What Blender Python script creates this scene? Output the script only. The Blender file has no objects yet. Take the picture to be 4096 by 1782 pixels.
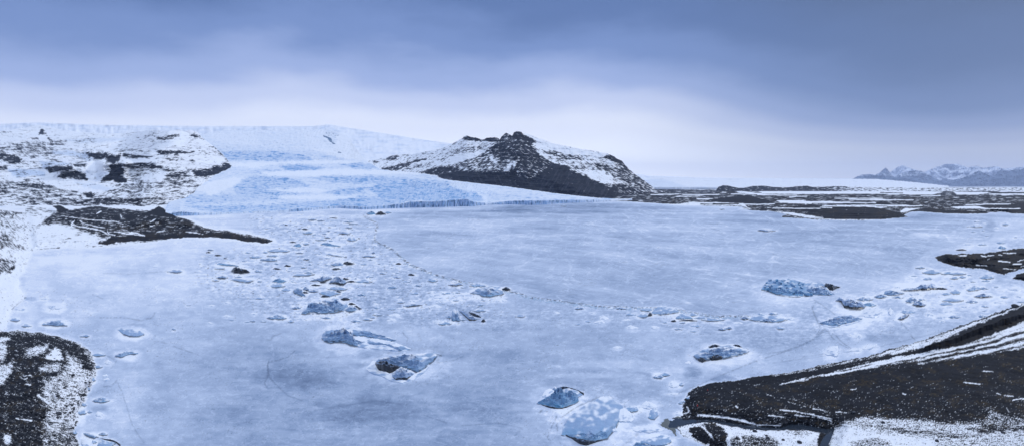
import bpy, math, random, time
import numpy as np
T0 = time.time()
random.seed(7)
# ------------------------------------------------------------------ survey
# Places were surveyed from the viewpoint of the photograph: a bearing u, a dip v and a height or a
# distance give a point in metres.  The eye is 100 m above the frozen lake (z = 0).
F, HZ, U0, H = 2441.0, 741.0, 2048.0, 100.0
sc = bpy.context.scene
col = sc.collection

def pt_h(u, v, h):
    Y = (H - h) * F / (v - HZ)
    return (u - U0) / F * Y, Y, h

def pt_y(u, v, Y):
    return (u - U0) / F * Y, Y, H - (v - HZ) * Y / F

# ------------------------------------------------------------------ noise
_rs = np.random.RandomState(5)
_ga = np.linspace(0, 2 * np.pi, 256, endpoint=False)
GX, GY = np.cos(_ga).astype(np.float32), np.sin(_ga).astype(np.float32)

def _hash(ix, iy, s):
    n = (ix.astype(np.uint32) * np.uint32(374761393) + iy.astype(np.uint32) * np.uint32(668265263)
         + np.uint32((s * 1442695041) & 0xffffffff))
    n = (n ^ (n >> np.uint32(13))) * np.uint32(1274126177)
    return ((n ^ (n >> np.uint32(16))) & np.uint32(255)).astype(np.int32)

def noise(x, y, s=0):
    x = np.asarray(x, np.float64); y = np.asarray(y, np.float64)
    x, y = np.broadcast_arrays(x, y)
    fx0 = np.floor(x); fy0 = np.floor(y)
    ix = fx0.astype(np.int64); iy = fy0.astype(np.int64)
    fx = (x - fx0).astype(np.float32); fy = (y - fy0).astype(np.float32)
    u = fx * fx * fx * (fx * (fx * 6 - 15) + 10); v = fy * fy * fy * (fy * (fy * 6 - 15) + 10)
    def g(dx, dy):
        k = _hash(ix + dx, iy + dy, s)
        return GX[k] * (fx - dx) + GY[k] * (fy - dy)
    a = g(0, 0); b = g(1, 0); c = g(0, 1); d = g(1, 1)
    return (a + (b - a) * u) * (1 - v) + (c + (d - c) * u) * v   # about -0.7..0.7

def fbm(x, y, o=4, s=0, gain=0.55):
    t = 0; a = 1.0; n = 0
    for k in range(o):
        t = t + a * noise(x * 2.03 ** k + 17.3 * k, y * 2.03 ** k - 9.1 * k, s + k)
        n += a; a *= gain
    return t / n * 2.2          # about -1..1

def ridged(x, y, o=3, s=0):
    t = 0; a = 1.0; n = 0
    for k in range(o):
        t = t + a * (1 - 2.6 * np.abs(noise(x * 2.1 ** k, y * 2.1 ** k, s + 31 + k)))
        n += a; a *= 0.5
    return t / n

def lod(X, Y, lams, sp, s=0, gain=0.75):
    """noise summed over wavelengths in metres, each fading out where the mesh is too coarse for it"""
    t = 0; a = 1.0
    for k, l in enumerate(lams):
        w = np.clip((l / sp - 1.5) / 2.0, 0, 1)
        t = t + a * w * noise(X / l + 3.1 * k, Y / l + 7.7 * k, s + k); a *= gain
    return t

def ss(a, b, x):
    t = np.clip((x - a) / (b - a), 0, 1)
    return t * t * (3 - 2 * t)

def rot(u, v, deg, la, lb):
    c, s = math.cos(math.radians(deg)), math.sin(math.radians(deg))
    return (u * c + v * s) / la, (-u * s + v * c) / lb

# ------------------------------------------------------------------ zoom frames used for the survey
ZN = {'S': (0, 0, 1), '1': (0, 450, 1.868), '2': (900, 450, 1.868), '3': (1800, 450, 1.868), '4': (2700, 600, 2.8025),
      '5': (3300, 600, 2.803), '6': (0, 950, 1.3477), '7': (2600, 1250, 1.722), 'A': (700, 820, 2.95),
      'B': (1050, 1050, 2.2425), 'C': (1700, 1080, 3.22), 'D': (2400, 1080, 2.669), 'E': (2900, 1050, 2.576),
      'F': (2100, 1500, 3.68), 'G': (1000, 1000, 3.736), 'H': (3500, 950, 3.203), 'L': (0, 1250, 2.107),
      'M': (0, 830, 3.68), 'N': (280, 1660, 9.19), 'R': (2800, 1680, 3.68), 'W': (3040, 1090, 7.576)}

def zz(z, pts):
    ox, oy, k = ZN[z]
    p = np.array(pts, float).reshape(-1, 2)
    return p / k + np.array([ox, oy])

# ------------------------------------------------------------------ distance fields
def sdf(U, V, poly, pad=60):
    """signed distance to a closed polygon, positive inside, at least -pad"""
    P = np.asarray(poly, float)
    out = np.full(U.shape, -float(pad), np.float32)
    m = (U > P[:, 0].min() - pad) & (U < P[:, 0].max() + pad) & (V > P[:, 1].min() - pad) & (V < P[:, 1].max() + pad)
    if not m.any(): return out
    u = U[m]; v = V[m]
    d2 = np.full(u.shape, 1e12); ins = np.zeros(u.shape, bool)
    for i in range(len(P)):
        ax, ay = P[i]; bx, by = P[(i + 1) % len(P)]
        dx, dy = bx - ax, by - ay
        t = np.clip(((u - ax) * dx + (v - ay) * dy) / (dx * dx + dy * dy + 1e-9), 0, 1)
        d2 = np.minimum(d2, (u - ax - t * dx) ** 2 + (v - ay - t * dy) ** 2)
        if ay != by:
            c = (ay > v) != (by > v)
            ins ^= c & (u < (bx - ax) * (v - ay) / (by - ay) + ax)
    d = np.sqrt(d2)
    out[m] = np.maximum(np.where(ins, d, -d), -pad)
    return out

def sline(U, V, line, pad=40):
    """distance to an open polyline, capped at pad"""
    P = np.asarray(line, float)
    out = np.full(U.shape, float(pad), np.float32)
    m = (U > P[:, 0].min() - pad) & (U < P[:, 0].max() + pad) & (V > P[:, 1].min() - pad) & (V < P[:, 1].max() + pad)
    if not m.any(): return out
    u = U[m]; v = V[m]; d2 = np.full(u.shape, float(pad) ** 2)
    for i in range(len(P) - 1):
        ax, ay = P[i]; bx, by = P[i + 1]
        dx, dy = bx - ax, by - ay
        t = np.clip(((u - ax) * dx + (v - ay) * dy) / (dx * dx + dy * dy + 1e-9), 0, 1)
        d2 = np.minimum(d2, (u - ax - t * dx) ** 2 + (v - ay - t * dy) ** 2)
    out[m] = np.sqrt(d2)
    return out

# ------------------------------------------------------------------ materials
def new_mat(name):
    m = bpy.data.materials.new(name); m.use_nodes = True
    nt = m.node_tree
    return m, nt, nt.nodes['Principled BSDF']

def N(nt, t, **kw):
    n = nt.nodes.new(t)
    for k, v in kw.items():
        if k.startswith('i_'): n.inputs[int(k[2:])].default_value = v
        else: setattr(n, k, v)
    return n

def mixc(nt, fac, a, b):
    n = nt.nodes.new('ShaderNodeMix'); n.data_type = 'RGBA'
    for sock, val in ((n.inputs[0], fac), (n.inputs[6], a), (n.inputs[7], b)):
        if hasattr(val, 'is_linked') or hasattr(val, 'links'): nt.links.new(val, sock)
        elif isinstance(val, (int, float)): sock.default_value = val
        else: sock.default_value = (*val, 1)
    return n.outputs[2]

def math_n(nt, op, a, b, clamp=False):
    n = nt.nodes.new('ShaderNodeMath'); n.operation = op; n.use_clamp = clamp
    for i, val in enumerate((a, b)):
        if hasattr(val, 'links'): nt.links.new(val, n.inputs[i])
        else: n.inputs[i].default_value = val
    return n.outputs[0]

def noise_n(nt, scale, detail=4, vec=None, rough=0.6):
    n = nt.nodes.new('ShaderNodeTexNoise')
    n.inputs['Scale'].default_value = scale; n.inputs['Detail'].default_value = detail; n.inputs['Roughness'].default_value = rough
    if vec is None:
        g = nt.nodes.new('ShaderNodeNewGeometry'); vec = g.outputs['Position']
    nt.links.new(vec, n.inputs['Vector'])
    return n.outputs['Fac']

def bump(nt, bsdf, height, dist, strength=0.6):
    b = nt.nodes.new('ShaderNodeBump'); b.inputs['Distance'].default_value = dist; b.inputs['Strength'].default_value = strength
    nt.links.new(height, b.inputs['Height']); nt.links.new(b.outputs[0], bsdf.inputs['Normal'])

def masks(nt):
    a = nt.nodes.new('ShaderNodeAttribute'); a.attribute_name = 'mask'
    s = nt.nodes.new('ShaderNodeSeparateColor'); nt.links.new(a.outputs['Color'], s.inputs[0])
    return s.outputs[0], s.outputs[1], s.outputs[2], a.outputs['Alpha']

SNOW = (0.84, 0.86, 0.90)
ROCK = (0.0055, 0.0065, 0.0095)

def terrain_mat(name, rock=ROCK, rock2=(0.022, 0.025, 0.034), moss=(0.062, 0.045, 0.024), nscale=0.5, bumpd=0.3):
    """mask R = bare rock, G = moss or brown gravel, B = blue ice, A = unused"""
    m, nt, b = new_mat(name)
    r, g, bl, al = masks(nt)
    n1 = noise_n(nt, nscale, 6); n2 = noise_n(nt, nscale * 0.13, 5)
    rc = mixc(nt, math_n(nt, 'SUBTRACT', math_n(nt, 'ADD', n1, math_n(nt, 'MULTIPLY', n2, 1.5)), .8, True), rock, rock2)
    rc = mixc(nt, math_n(nt, 'MULTIPLY', g, n1, True), rc, moss)
    sn = mixc(nt, n2, (0.78, 0.81, 0.87), SNOW)
    ice = mixc(nt, n1, (0.13, 0.28, 0.54), (0.28, 0.47, 0.74))
    sn = mixc(nt, bl, sn, ice)
    c = mixc(nt, r, sn, rc)
    nt.links.new(c, b.inputs['Base Color'])
    b.inputs['Roughness'].default_value = 0.85
    b.inputs['Specular IOR Level'].default_value = 0.08
    bump(nt, b, n1, bumpd, 0.5)
    return m

M_GROUND = terrain_mat('gravel_and_snow', nscale=0.9, bumpd=0.35)
M_HILL = terrain_mat('snowy_rock', moss=(0.060, 0.066, 0.088), rock=(0.004, 0.006, 0.012), rock2=(0.016, 0.020, 0.032), nscale=0.03, bumpd=6)
M_FAR = terrain_mat('far_snowy_rock', nscale=0.006, bumpd=30)
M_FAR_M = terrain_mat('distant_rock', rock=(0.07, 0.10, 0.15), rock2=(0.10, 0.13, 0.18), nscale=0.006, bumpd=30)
M_GLACIER = terrain_mat('glacier_ice', rock=(0.045, 0.10, 0.19), rock2=(0.09, 0.19, 0.31), nscale=0.05, bumpd=4)

def lake_mat():
    """mask R = frost brightness, G = open crack, dark thin ice, contact shade painted under bergs, B = broken rough ice"""
    m, nt, b = new_mat('lake_ice')
    r, g, bl, al = masks(nt)
    n1 = noise_n(nt, 0.35, 6); n2 = noise_n(nt, 2.2, 5)
    k = math_n(nt, 'MULTIPLY', math_n(nt, 'SUBTRACT', n1, 0.5), 0.16)
    k = math_n(nt, 'ADD', k, math_n(nt, 'MULTIPLY', math_n(nt, 'SUBTRACT', n2, 0.5), 0.11))
    k = math_n(nt, 'ADD', k, r, True)
    ramp = N(nt, 'ShaderNodeValToRGB')
    e = ramp.color_ramp.elements
    e[0].position = 0; e[0].color = (0.10, 0.15, 0.25, 1)
    e[1].position = 1; e[1].color = (0.84, 0.86, 0.90, 1)
    for p, c in ((0.3, (0.27, 0.345, 0.485)), (0.6, (0.485, 0.56, 0.70)), (0.82, (0.67, 0.72, 0.83))):
        x = ramp.color_ramp.elements.new(p); x.color = (*c, 1)
    nt.links.new(k, ramp.inputs[0])
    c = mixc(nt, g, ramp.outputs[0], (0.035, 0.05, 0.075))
    nt.links.new(c, b.inputs['Base Color'])
    b.inputs['Roughness'].default_value = 0.55
    b.inputs['Specular IOR Level'].default_value = 0.3
    bump(nt, b, n1, 0.25, 0.35)
    return m
M_LAKE = lake_mat()

def berg_mat():
    """mask R = snow, G = dirt and contact shade painted along the waterline, B = deep blue"""
    m, nt, b = new_mat('iceberg_ice')
    r, g, bl, al = masks(nt)
    n1 = noise_n(nt, 0.6, 7); n2 = noise_n(nt, 0.25, 4)
    ice = mixc(nt, n1, (0.215, 0.315, 0.49), (0.38, 0.49, 0.69))
    deep = mixc(nt, n1, (0.05, 0.19, 0.37), (0.19, 0.44, 0.67))
    c = mixc(nt, bl, ice, deep)
    c = mixc(nt, r, c, (0.82, 0.85, 0.91))
    c = mixc(nt, g, c, mixc(nt, n2, (0.012, 0.015, 0.021), (0.04, 0.047, 0.062)))
    nt.links.new(c, b.inputs['Base Color'])
    b.inputs['Roughness'].default_value = 0.4
    b.inputs['Specular IOR Level'].default_value = 0.4
    bump(nt, b, n1, 0.35, 0.2)
    return m
M_BERG = berg_mat()

def plain_mat(name, a, bcol, scale, rough=0.8, spec=0.3, bd=0.05):
    m, nt, b = new_mat(name)
    n1 = noise_n(nt, scale, 5)
    nt.links.new(mixc(nt, n1, a, bcol), b.inputs['Base Color'])
    b.inputs['Roughness'].default_value = rough; b.inputs['Specular IOR Level'].default_value = spec
    if bd: bump(nt, b, n1, bd, 0.5)
    return m
M_WATER = plain_mat('river_water', (0.020, 0.028, 0.042), (0.034, 0.045, 0.062), 0.08, 0.12, 0.4, 0.02)
M_POND = plain_mat('silty_water', (0.115, 0.125, 0.115), (0.16, 0.165, 0.15), 0.15, 0.2, 0.4, 0.01)
M_BOULDER = plain_mat('boulder_rock', (0.022, 0.024, 0.032), (0.07, 0.075, 0.09), 1.5)
M_PALE = plain_mat('pale_stone', (0.04, 0.045, 0.055), (0.11, 0.12, 0.14), 1.5)
M_RUBBLE = plain_mat('rubble_ice', (0.22, 0.34, 0.50), (0.56, 0.66, 0.78), 0.4, 0.6, 0.3, 0.1)

# ------------------------------------------------------------------ mesh helper
def link(name, me, parent=None, kind=None):
    o = bpy.data.objects.new(name, me); col.objects.link(o)
    if parent is not None: o.parent = parent
    if kind: o['kind'] = kind
    return o

def mesh_np(name, co, quads, mat, mask=None, smooth=True):
    me = bpy.data.meshes.new(name)
    co = np.asarray(co, np.float32); q = np.asarray(quads, np.int32)
    me.vertices.add(len(co)); me.vertices.foreach_set('co', co.ravel())
    k = q.shape[1]
    me.loops.add(q.size); me.loops.foreach_set('vertex_index', q.ravel())
    me.polygons.add(len(q)); me.polygons.foreach_set('loop_start', np.arange(0, q.size, k, dtype=np.int32))
    me.polygons.foreach_set('loop_total', np.full(len(q), k, np.int32))
    me.polygons.foreach_set('use_smooth', np.full(len(q), smooth, bool))
    if mask is not None:
        a = me.attributes.new('mask', 'FLOAT_COLOR', 'POINT')
        mk = np.zeros((len(co), 4), np.float32)
        for i, c in enumerate(mask): mk[:, i] = np.ravel(c)
        mk[:, 3] = 1
        a.data.foreach_set('color', np.clip(mk, 0, 1).ravel())
    me.materials.append(mat)
    me.update(calc_edges=True); me.validate()
    return me

def grid_mesh(name, X, Y, Z, mat, mask=None, keep=None, smooth=True):
    """rows run away from the eye, columns run left to right: faces look up and towards the eye"""
    nr, nc = X.shape
    idx = np.arange(nr * nc).reshape(nr, nc)
    q = np.stack([idx[:-1, :-1], idx[:-1, 1:], idx[1:, 1:], idx[1:, :-1]], -1)
    if keep is not None:
        k = keep[:-1, :-1] | keep[:-1, 1:] | keep[1:, 1:] | keep[1:, :-1]
        q = q[k]
    q = q.reshape(-1, 4)
    co = np.stack([X, Y, Z], -1).reshape(-1, 3)
    mk = None if mask is None else [np.ravel(np.broadcast_to(c, X.shape)) for c in mask]
    if keep is not None:
        used = np.unique(q); remap = np.zeros(len(co), np.int64); remap[used] = np.arange(len(used))
        co = co[used]; q = remap[q]
        if mk is not None: mk = [c[used] for c in mk]
    return mesh_np(name, co, q, mat, mk, smooth)
#PART2
# ------------------------------------------------------------------ lake and ground
us = np.concatenate([np.linspace(-1500, -60, 70), np.arange(-45, 4145, 2.7), np.linspace(4160, 5600, 70)])
vs = np.concatenate([np.linspace(3600, 1810, 60), np.arange(1802, 860, -2.4), np.arange(860, 748.5, -1.15)])
U, V = np.meshgrid(us, vs)
n_lo = fbm(U / 190, V / 110, 3, 1); n_mi = fbm(U / 42, V / 22, 3, 5); n_hi = fbm(U / 9, V / 5, 2, 9)
far = np.clip((V - 760) / 260, 0.12, 1)
Uw = U + (n_mi * 7 + n_hi * 4) * far; Vw = V + (fbm(U / 47, V / 25, 3, 15) * 5 + n_hi * 2.5) * far

L1 = zz('6', [(-900, 505), (0, 505), (100, 498), (200, 510), (300, 528), (400, 553), (470, 598), (500, 640), (522, 690), (515, 740),
              (495, 790), (468, 850), (432, 920), (415, 1000), (400, 1040), (425, 1121), (470, 1300), (600, 3400), (-2500, 3400), (-2500, 505)])
L2 = np.array([(-1600, 760), (-400, 800), (100, 850), (330, 880), (640, 850), (560, 940), (330, 975), (257, 987), (161, 996), (126, 1003), (117, 1020),
               (96, 1083), (74, 1106), (78, 1143), (100, 1178), (87, 1197), (45, 1236), (36, 1269), (28, 1306), (-20, 1340), (-400, 1500), (-1600, 1500)])
L3 = np.array([(100, 840), (131, 1001), (161, 995), (214, 989), (257, 986), (321, 983), (385, 983), (444, 979), (482, 972), (562, 967), (642, 959),
               (749, 948), (857, 949), (937, 955), (1010, 968), (1055, 972), (1100, 962), (1065, 953), (1032, 943), (985, 932), (937, 923), (853, 918), (815, 910),
               (796, 896), (770, 884), (749, 877), (700, 866), (690, 790), (100, 760)])
R1 = np.vstack([zz('7', [(3400, -380), (2576, -65), (2420, -15), (2330, 20), (2200, 65), (2100, 100), (1950, 160), (1850, 198), (1700, 235), (1500, 298), (1300, 335), (1150, 365),
                (1000, 400), (850, 420), (600, 460), (400, 485), (330, 503), (260, 550), (238, 600), (222, 650), (228, 700), (205, 716), (240, 745), (180, 790),
                (220, 838), (290, 870), (380, 916), (520, 1010), (700, 3000), (5200, 3000), (5200, -380)])])
R2 = zz('H', [(760, 240), (800, 225), (870, 215), (930, 203), (1000, 206), (1150, 207), (1400, 198), (1550, 182), (1650, 165), (1909, 125), (2600, 20), (3600, 0), (3600, 500), (2300, 420),
              (1909, 395), (1850, 402), (1760, 440), (1660, 470), (1550, 448), (1400, 402), (1200, 385), (1050, 370), (900, 330), (820, 292)])
R2b = zz('H', [(1765, 510), (1830, 460), (1909, 448), (2400, 440), (3200, 470), (3200, 620), (2300, 600), (1960, 560), (1860, 535)])
R3 = np.array([(2380, 806), (2480, 804), (2549, 807), (2620, 812), (2689, 818), (2824, 822), (2914, 824), (2964, 826), (2980, 831), (2957, 835), (3014, 841), (3092, 845), (3150, 857),
               (3122, 864), (3128, 868), (3200, 873), (3289, 878), (3378, 881), (3499, 879), (3532, 876), (3603, 870), (3635, 866), (3614, 860), (3639, 847), (3692, 845),
               (3746, 851), (3835, 855), (3942, 853), (3963, 849), (4006, 847), (4049, 854), (4130, 856), (4400, 862), (5700, 850), (5700, 700), (2380, 700)])
SDS = [sdf(Uw, Vw, p, pad) for p, pad in ((L1, 90), (L2, 60), (L3, 60), (R1, 90), (R2, 60), (R2b, 60), (R3, 40))]
sd = np.maximum.reduce(SDS)
sL1, sL2, sL3, sR1, sR2, sR2b, sR3 = SDS

RIV = zz('7', [(150, 735), (250, 738), (390, 730), (500, 745), (620, 765), (700, 773), (800, 786), (900, 788), (960, 768), (1050, 765), (1150, 785), (1215, 800), (1272, 790),
               (1262, 820), (1250, 850), (1225, 916), (1210, 1010), (1150, 1010), (1168, 916), (1190, 862), (1216, 828), (1100, 803), (950, 800), (860, 806), (800, 806), (700, 796),
               (560, 775), (450, 752), (380, 748), (300, 757), (230, 775), (140, 778)])
sRiv = sdf(Uw * 0.3 + U * 0.7, Vw * 0.3 + V * 0.7, RIV, 60)

# heights of the land above the ice
h = np.zeros_like(U)
h += 11 * (1 - np.exp(-np.clip(sL1, 0, None) / 110)) * ss(0, 25, sL1 + 5)
h += np.clip(sL2, 0, 400) * 0.075 * ss(1400, 900, V + (200 - np.clip(U, -400, 300)) * 0.2)
h += 2.5 * ss(0, 30, sL3)
for (cu, cv, ru, rv, hh) in ((300, 870, 75, 15, 9), (395, 862, 90, 14, 8), (560, 890, 70, 14, 9), (640, 868, 45, 22, 17), (745, 893, 40, 13, 9),
                             (225, 840, 22, 10, 9), (290, 842, 26, 10, 10), (450, 975, 30, 7, 4)):
    h += hh * np.exp(-((U - cu) / ru) ** 2 - ((V - cv) / rv) ** 2)
h += 3.6 * ss(0, 90, sR1) * (0.2 + .8 * ss(0, 58, -sRiv))
crest = zz('7', [(1900, 235), (2050, 190), (2250, 110), (2420, 50), (2700, -50), (3300, -250)])
h += 6 * np.exp(-(sline(U, V, crest, 60) / 17) ** 2)
h += 4 * ss(0, 30, sR2) + 6 * np.exp(-(sline(U, V, zz('H', [(940, 225), (1300, 250), (1600, 210), (1909, 180), (2500, 90)]), 50) / 14) ** 2) + 3 * ss(0, 15, sR2b)
h += 2.2 * ss(0, 10, sR3)
for (cu, cv, ru, rv, hh) in ((3260, 838, 90, 9, 7), (3400, 850, 150, 13, 8), (2990, 800, 75, 9, 6), (3700, 800, 110, 8, 5), (3960, 835, 130, 9, 7), (2640, 800, 60, 6, 3),
                             (3500, 785, 200, 6, 4), (2800, 782, 120, 5, 4), (3830, 770, 160, 4, 1.5), (3580, 825, 60, 6, 4)):
    h += hh * np.exp(-((U - cu) / ru) ** 2 - ((V - cv) / rv) ** 2)
land = ss(-1, 9, sd)
rgh = ss(0, 22, sd)
Y0 = H * F / (V - HZ); X0 = (U - U0) / F * Y0
spc = np.maximum(Y0 * 2.7 / F, Y0 * Y0 / (H * F) * 2.4 * 0.5)
h += rgh * (1.25 * lod(X0, Y0, (90, 45, 22, 11, 5.5, 2.8, 1.4), spc, 3, 0.62) + 0.20 * fbm(U / 24, V / 11, 3, 44) * (1 - ss(250, 700, Y0) * 0.2))
h += rgh * 0.35 * fbm(*rot(U, V, 24, 60, 12), 3, 61) * (sL1 > 0)
h = np.clip(h, 0, 32) * ss(-2, 10, -sRiv)
zg = np.where(sd > -2, h * land + 0.05, -1.2) + np.clip(sd, -12, 0) * 0.12
zg = np.where(sRiv > 0, -0.35, zg)
hproj = np.maximum(zg, 0)
Yg = (H - hproj) * F / (V - HZ)
Yg = np.maximum.accumulate(Yg, axis=0)
Xg = (U - U0) / F * Yg

# how likely bare gravel shows, then broken up by streaks of snow
P = np.full(U.shape, 0.0, np.float32)
A1 = np.full(U.shape, 0.55, np.float32)
def paint(poly, val, feather=12, z='S', warp=1.0):
    global P
    s = sdf(U + (Uw - U) * warp, V + (Vw - V) * warp, zz(z, poly), feather * 2 + 4)
    w = ss(-feather, feather, s); P = P * (1 - w) + val * w
def brush(line, val, width, feather=5, z='S'):
    global P
    s = sline(U + (Uw - U) * .5 + 5 * n_lo, V + (Vw - V) * .5 + 3 * n_lo, zz(z, line), width + feather * 2 + 4) + 1.5 * n_mi
    w = ss(width / 2 + feather, width / 2 - feather, s); P = P * (1 - w) + val * w
# left dome
P = np.where(sL1 > 0, 0.34, P)
paint([(-600, 140), (60, 150), (330, 160), (600, 230), (700, 300), (760, 380), (790, 470), (740, 480), (700, 430), (640, 400), (560, 330), (560, 470), (530, 540), (400, 600),
       (380, 680), (400, 760), (420, 830), (370, 960), (420, 1010), (480, 1121), (460, 1500), (-600, 2500)], 0.84, 20, 'L')
paint([(360, 580), (440, 540), (560, 470), (600, 560), (560, 640), (500, 760), (430, 840), (400, 760)], 0.45, 25, 'L')
paint([(350, 1000), (700, 990), (690, 1121), (600, 1300), (350, 1300)], 0.58, 18, 'L')
paint([(200, 330), (260, 290), (340, 270), (430, 262), (380, 310), (350, 350), (260, 360), (210, 350)], 0.34, 10, 'L')
paint([(375, 380), (400, 340), (470, 300), (510, 320), (525, 385), (450, 392)], 0.02, 7, 'L')
paint([(330, 450), (440, 420), (530, 415), (500, 480), (400, 495), (330, 490)], 0.42, 10, 'L')
paint([(-200, 250), (40, 245), (60, 290), (40, 400), (-200, 420)], 0.33, 12, 'L')
paint([(-200, 440), (60, 430), (110, 410), (100, 480), (60, 540), (20, 600), (-200, 620)], 0.28, 12, 'L')
paint([(30, 1020), (80, 1030), (100, 1080), (60, 1110), (25, 1070)], 0.15, 9, 'L')
paint([(-300, 215), (90, 205), (90, 218), (0, 240), (-300, 240)], 0.02, 7, 'L')
brush([(215, 556), (232, 550)], 0.0, 5, 2, 'L'); brush([(205, 530), (262, 524)], 0.1, 3, 2, 'L'); brush([(228, 598), (262, 608)], 0.0, 4, 2, 'L')
brush([(140, 885), (270, 910)], 0.1, 5, 3, 'L'); brush([(320, 690), (400, 750)], 0.1, 7, 3, 'L')
brush([(700, 450), (770, 465)], 0.95, 9, 4, 'L'); brush([(670, 680), (715, 690)], 0.95, 10, 4, 'L')
brush([(560, 180), (700, 270), (760, 340)], 0.62, 16, 6, 'L')
brush([(430, 955), (520, 966), (640, 978)], 1.2, 3, 2, 'L'); brush([(400, 920), (520, 925)], 0.9, 3, 2, 'L')
# left slope and the braided foreland behind the left bay
w2 = sL2 > 0
P = np.where(w2 & (sL2 > sL1), 0.20 + 0.17 * ss(180, 0, U) * ss(1150, 960, V) + 0.10 * ss(960, 880, V), P)
paint([(-600, 1040), (0, 1030), (60, 1045), (70, 1070), (0, 1100), (-600, 1110)], 0.55, 14)
paint([(-600, 930), (20, 935), (60, 970), (110, 1000), (60, 995), (-600, 960)], 0.48, 10)
paint([(-900, 820), (130, 822), (240, 838), (235, 855), (100, 860), (-900, 850)], 0.50, 12)
# moraine hills and delta
paint([(235, 838), (500, 835), (700, 850), (815, 905), (1105, 955), (1065, 978), (857, 949), (642, 959), (482, 972), (400, 960), (250, 930), (150, 900), (200, 862)], 0.70, 8)
paint([(130, 905), (250, 893), (330, 925), (420, 950), (440, 978), (257, 990), (120, 1010)], 0.30, 14)
paint([(900, 125), (1000, 70), (1200, 0), (1400, -40), (1800, 30), (1960, 60), (2120, 100), (1750, 190), (1500, 190), (1200, 140)], 0.74, 9, 'M')
paint([(1740, 195), (1900, 110), (2100, 95), (2340, -10), (2576, 170), (2760, 240), (2990, 290), (2900, 330), (2500, 295), (2000, 265)], 0.74, 8, 'M')
paint([(2180, 85), (2250, 40), (2340, -20), (2450, 40), (2576, 150), (2400, 120)], 0.99, 5, 'M')
paint([(760, -30), (880, -40), (1000, 30), (960, 60), (900, 60)], 0.97, 5, 'M')
paint([(2100, 380), (2576, 400), (2990, 350), (3300, 370), (3640, 440), (4000, 480), (3950, 520), (3500, 470), (3100, 430), (2576, 455), (2100, 475), (1750, 500), (1600, 460)], 0.90, 5, 'M')
paint([(1430, 520), (1520, 480), (1640, 440), (1730, 470), (1680, 530), (1590, 548), (1540, 530)], 0.96, 4, 'M')
for ln, wd in (([(900, 125), (1100, 150), (1400, 185), (1700, 205), (1820, 245)], 3.2), ([(560, 210), (640, 280), (760, 320), (860, 360), (910, 400), (880, 450)], 3),
               ([(1100, 190), (1040, 235), (1150, 275), (1350, 300), (1500, 340), (1600, 400)], 5), ([(1180, 195), (1220, 230), (1400, 270), (1550, 300)], 2),
               ([(1420, 360), (1390, 400), (1440, 425), (1420, 440)], 2.4), ([(1690, 355), (1850, 360), (2000, 370), (2120, 400), (2000, 395), (1800, 372)], 5),
               ([(780, 320), (850, 340), (1000, 290), (1080, 240)], 3), ([(1050, 400), (1100, 450), (1220, 460), (1240, 480)], 3), ([(1580, 340), (1610, 390), (1700, 405)], 3),
               ([(2300, 350), (2420, 330)], 3), ([(3000, 350), (3080, 345), (3040, 370)], 3), ([(2700, 355), (2900, 372), (3000, 392)], 3), ([(3300, 482), (3560, 492)], 3.2),
               ([(1430, 90), (1500, 65)], 3), ([(1780, 110), (1800, 150)], 3), ([(2080, 265), (2180, 215), (2300, 160)], 2.2), ([(2200, 270), (2310, 240)], 2.2)):
    brush(ln, 0.06, wd * .62, 1.6, 'M')
brush([(480, 636), (640, 605), (800, 590), (960, 573), (1200, 568), (1580, 560), (1690, 545), (1900, 520), (2300, 480), (2576, 455)], 0.9, 1.5, 1.2, 'M')
# right shore
P = np.where(sR1 > 0, 0.88, P)
paint([(3300, -330), (2420, 0), (2100, 108), (1950, 168), (1700, 243), (1500, 306), (1300, 343), (1000, 404), (850, 424), (1000, 420), (1200, 385), (1500, 335), (1700, 285), (1900, 232),
       (2000, 190), (2250, 80), (2420, 15), (3300, -300)], 0.36, 5, '7')
brush([(850, 428), (1000, 408), (1200, 372), (1500, 318), (1650, 285)], 0.60, 12, 5, '7')
brush([(880, 440), (1100, 405), (1350, 352), (1560, 316), (1750, 276), (1930, 250)], 0.97, 6, 3, '7')
paint([(890, 500), (1040, 455), (1300, 395), (1560, 330), (1800, 283), (2000, 250), (2200, 205), (2400, 130), (2576, 60), (3300, -240), (3300, 60), (2576, 240), (2300, 290), (2100, 320), (1900, 350),
       (1800, 345), (1600, 378), (1400, 385), (1150, 440)], 0.30, 4, '7')
for ln, wd, val in (([(1300, 402), (1600, 352), (1850, 300), (2050, 262), (2300, 215), (2576, 130), (3200, -90)], 8.8, 0.80), ([(1500, 395), (1750, 348), (1950, 318), (2200, 262), (2400, 225), (2576, 180), (3200, -20)], 11.2, 0.79),
                    ([(2040, 235), (2250, 195), (2380, 165)], 5.0, 0.73), ([(1900, 345), (2100, 318), (2350, 275), (2576, 225), (3200, 50)], 7.5, 0.77), ([(1640, 372), (1800, 350)], 6.2, 0.77),
                    ([(2050, 268), (2200, 238), (2420, 185), (2576, 130)], 3.8, 0.77), ([(1720, 330), (1880, 300)], 6.2, 0.73)):
    brush(ln, val, wd, 5.5, '7')
paint([(1940, 242), (2000, 200), (2100, 160), (2250, 85), (2400, 25), (2576, -50), (3300, -310), (3300, -190), (2700, 0), (2576, 40), (2440, 90), (2300, 150), (2120, 215), (2000, 240)], 0.99, 3, '7')
brush([(1210, 425), (1500, 372), (1720, 322), (1900, 282), (2100, 243)], 0.0, 7, 3, '7')
paint([(1290, 770), (1400, 735), (1450, 715), (1600, 722), (1900, 735), (2000, 760), (2250, 752), (2300, 790), (2576, 812), (3300, 860), (3300, 1500), (1000, 1500), (1225, 916), (1250, 850), (1275, 800)], 0.42, 12, '7')
paint([(2250, 750), (2330, 700), (2300, 640), (2420, 690), (2480, 720), (2576, 720), (3300, 700), (3300, 830), (2576, 808), (2300, 775)], 0.62, 10, '7')
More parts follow.
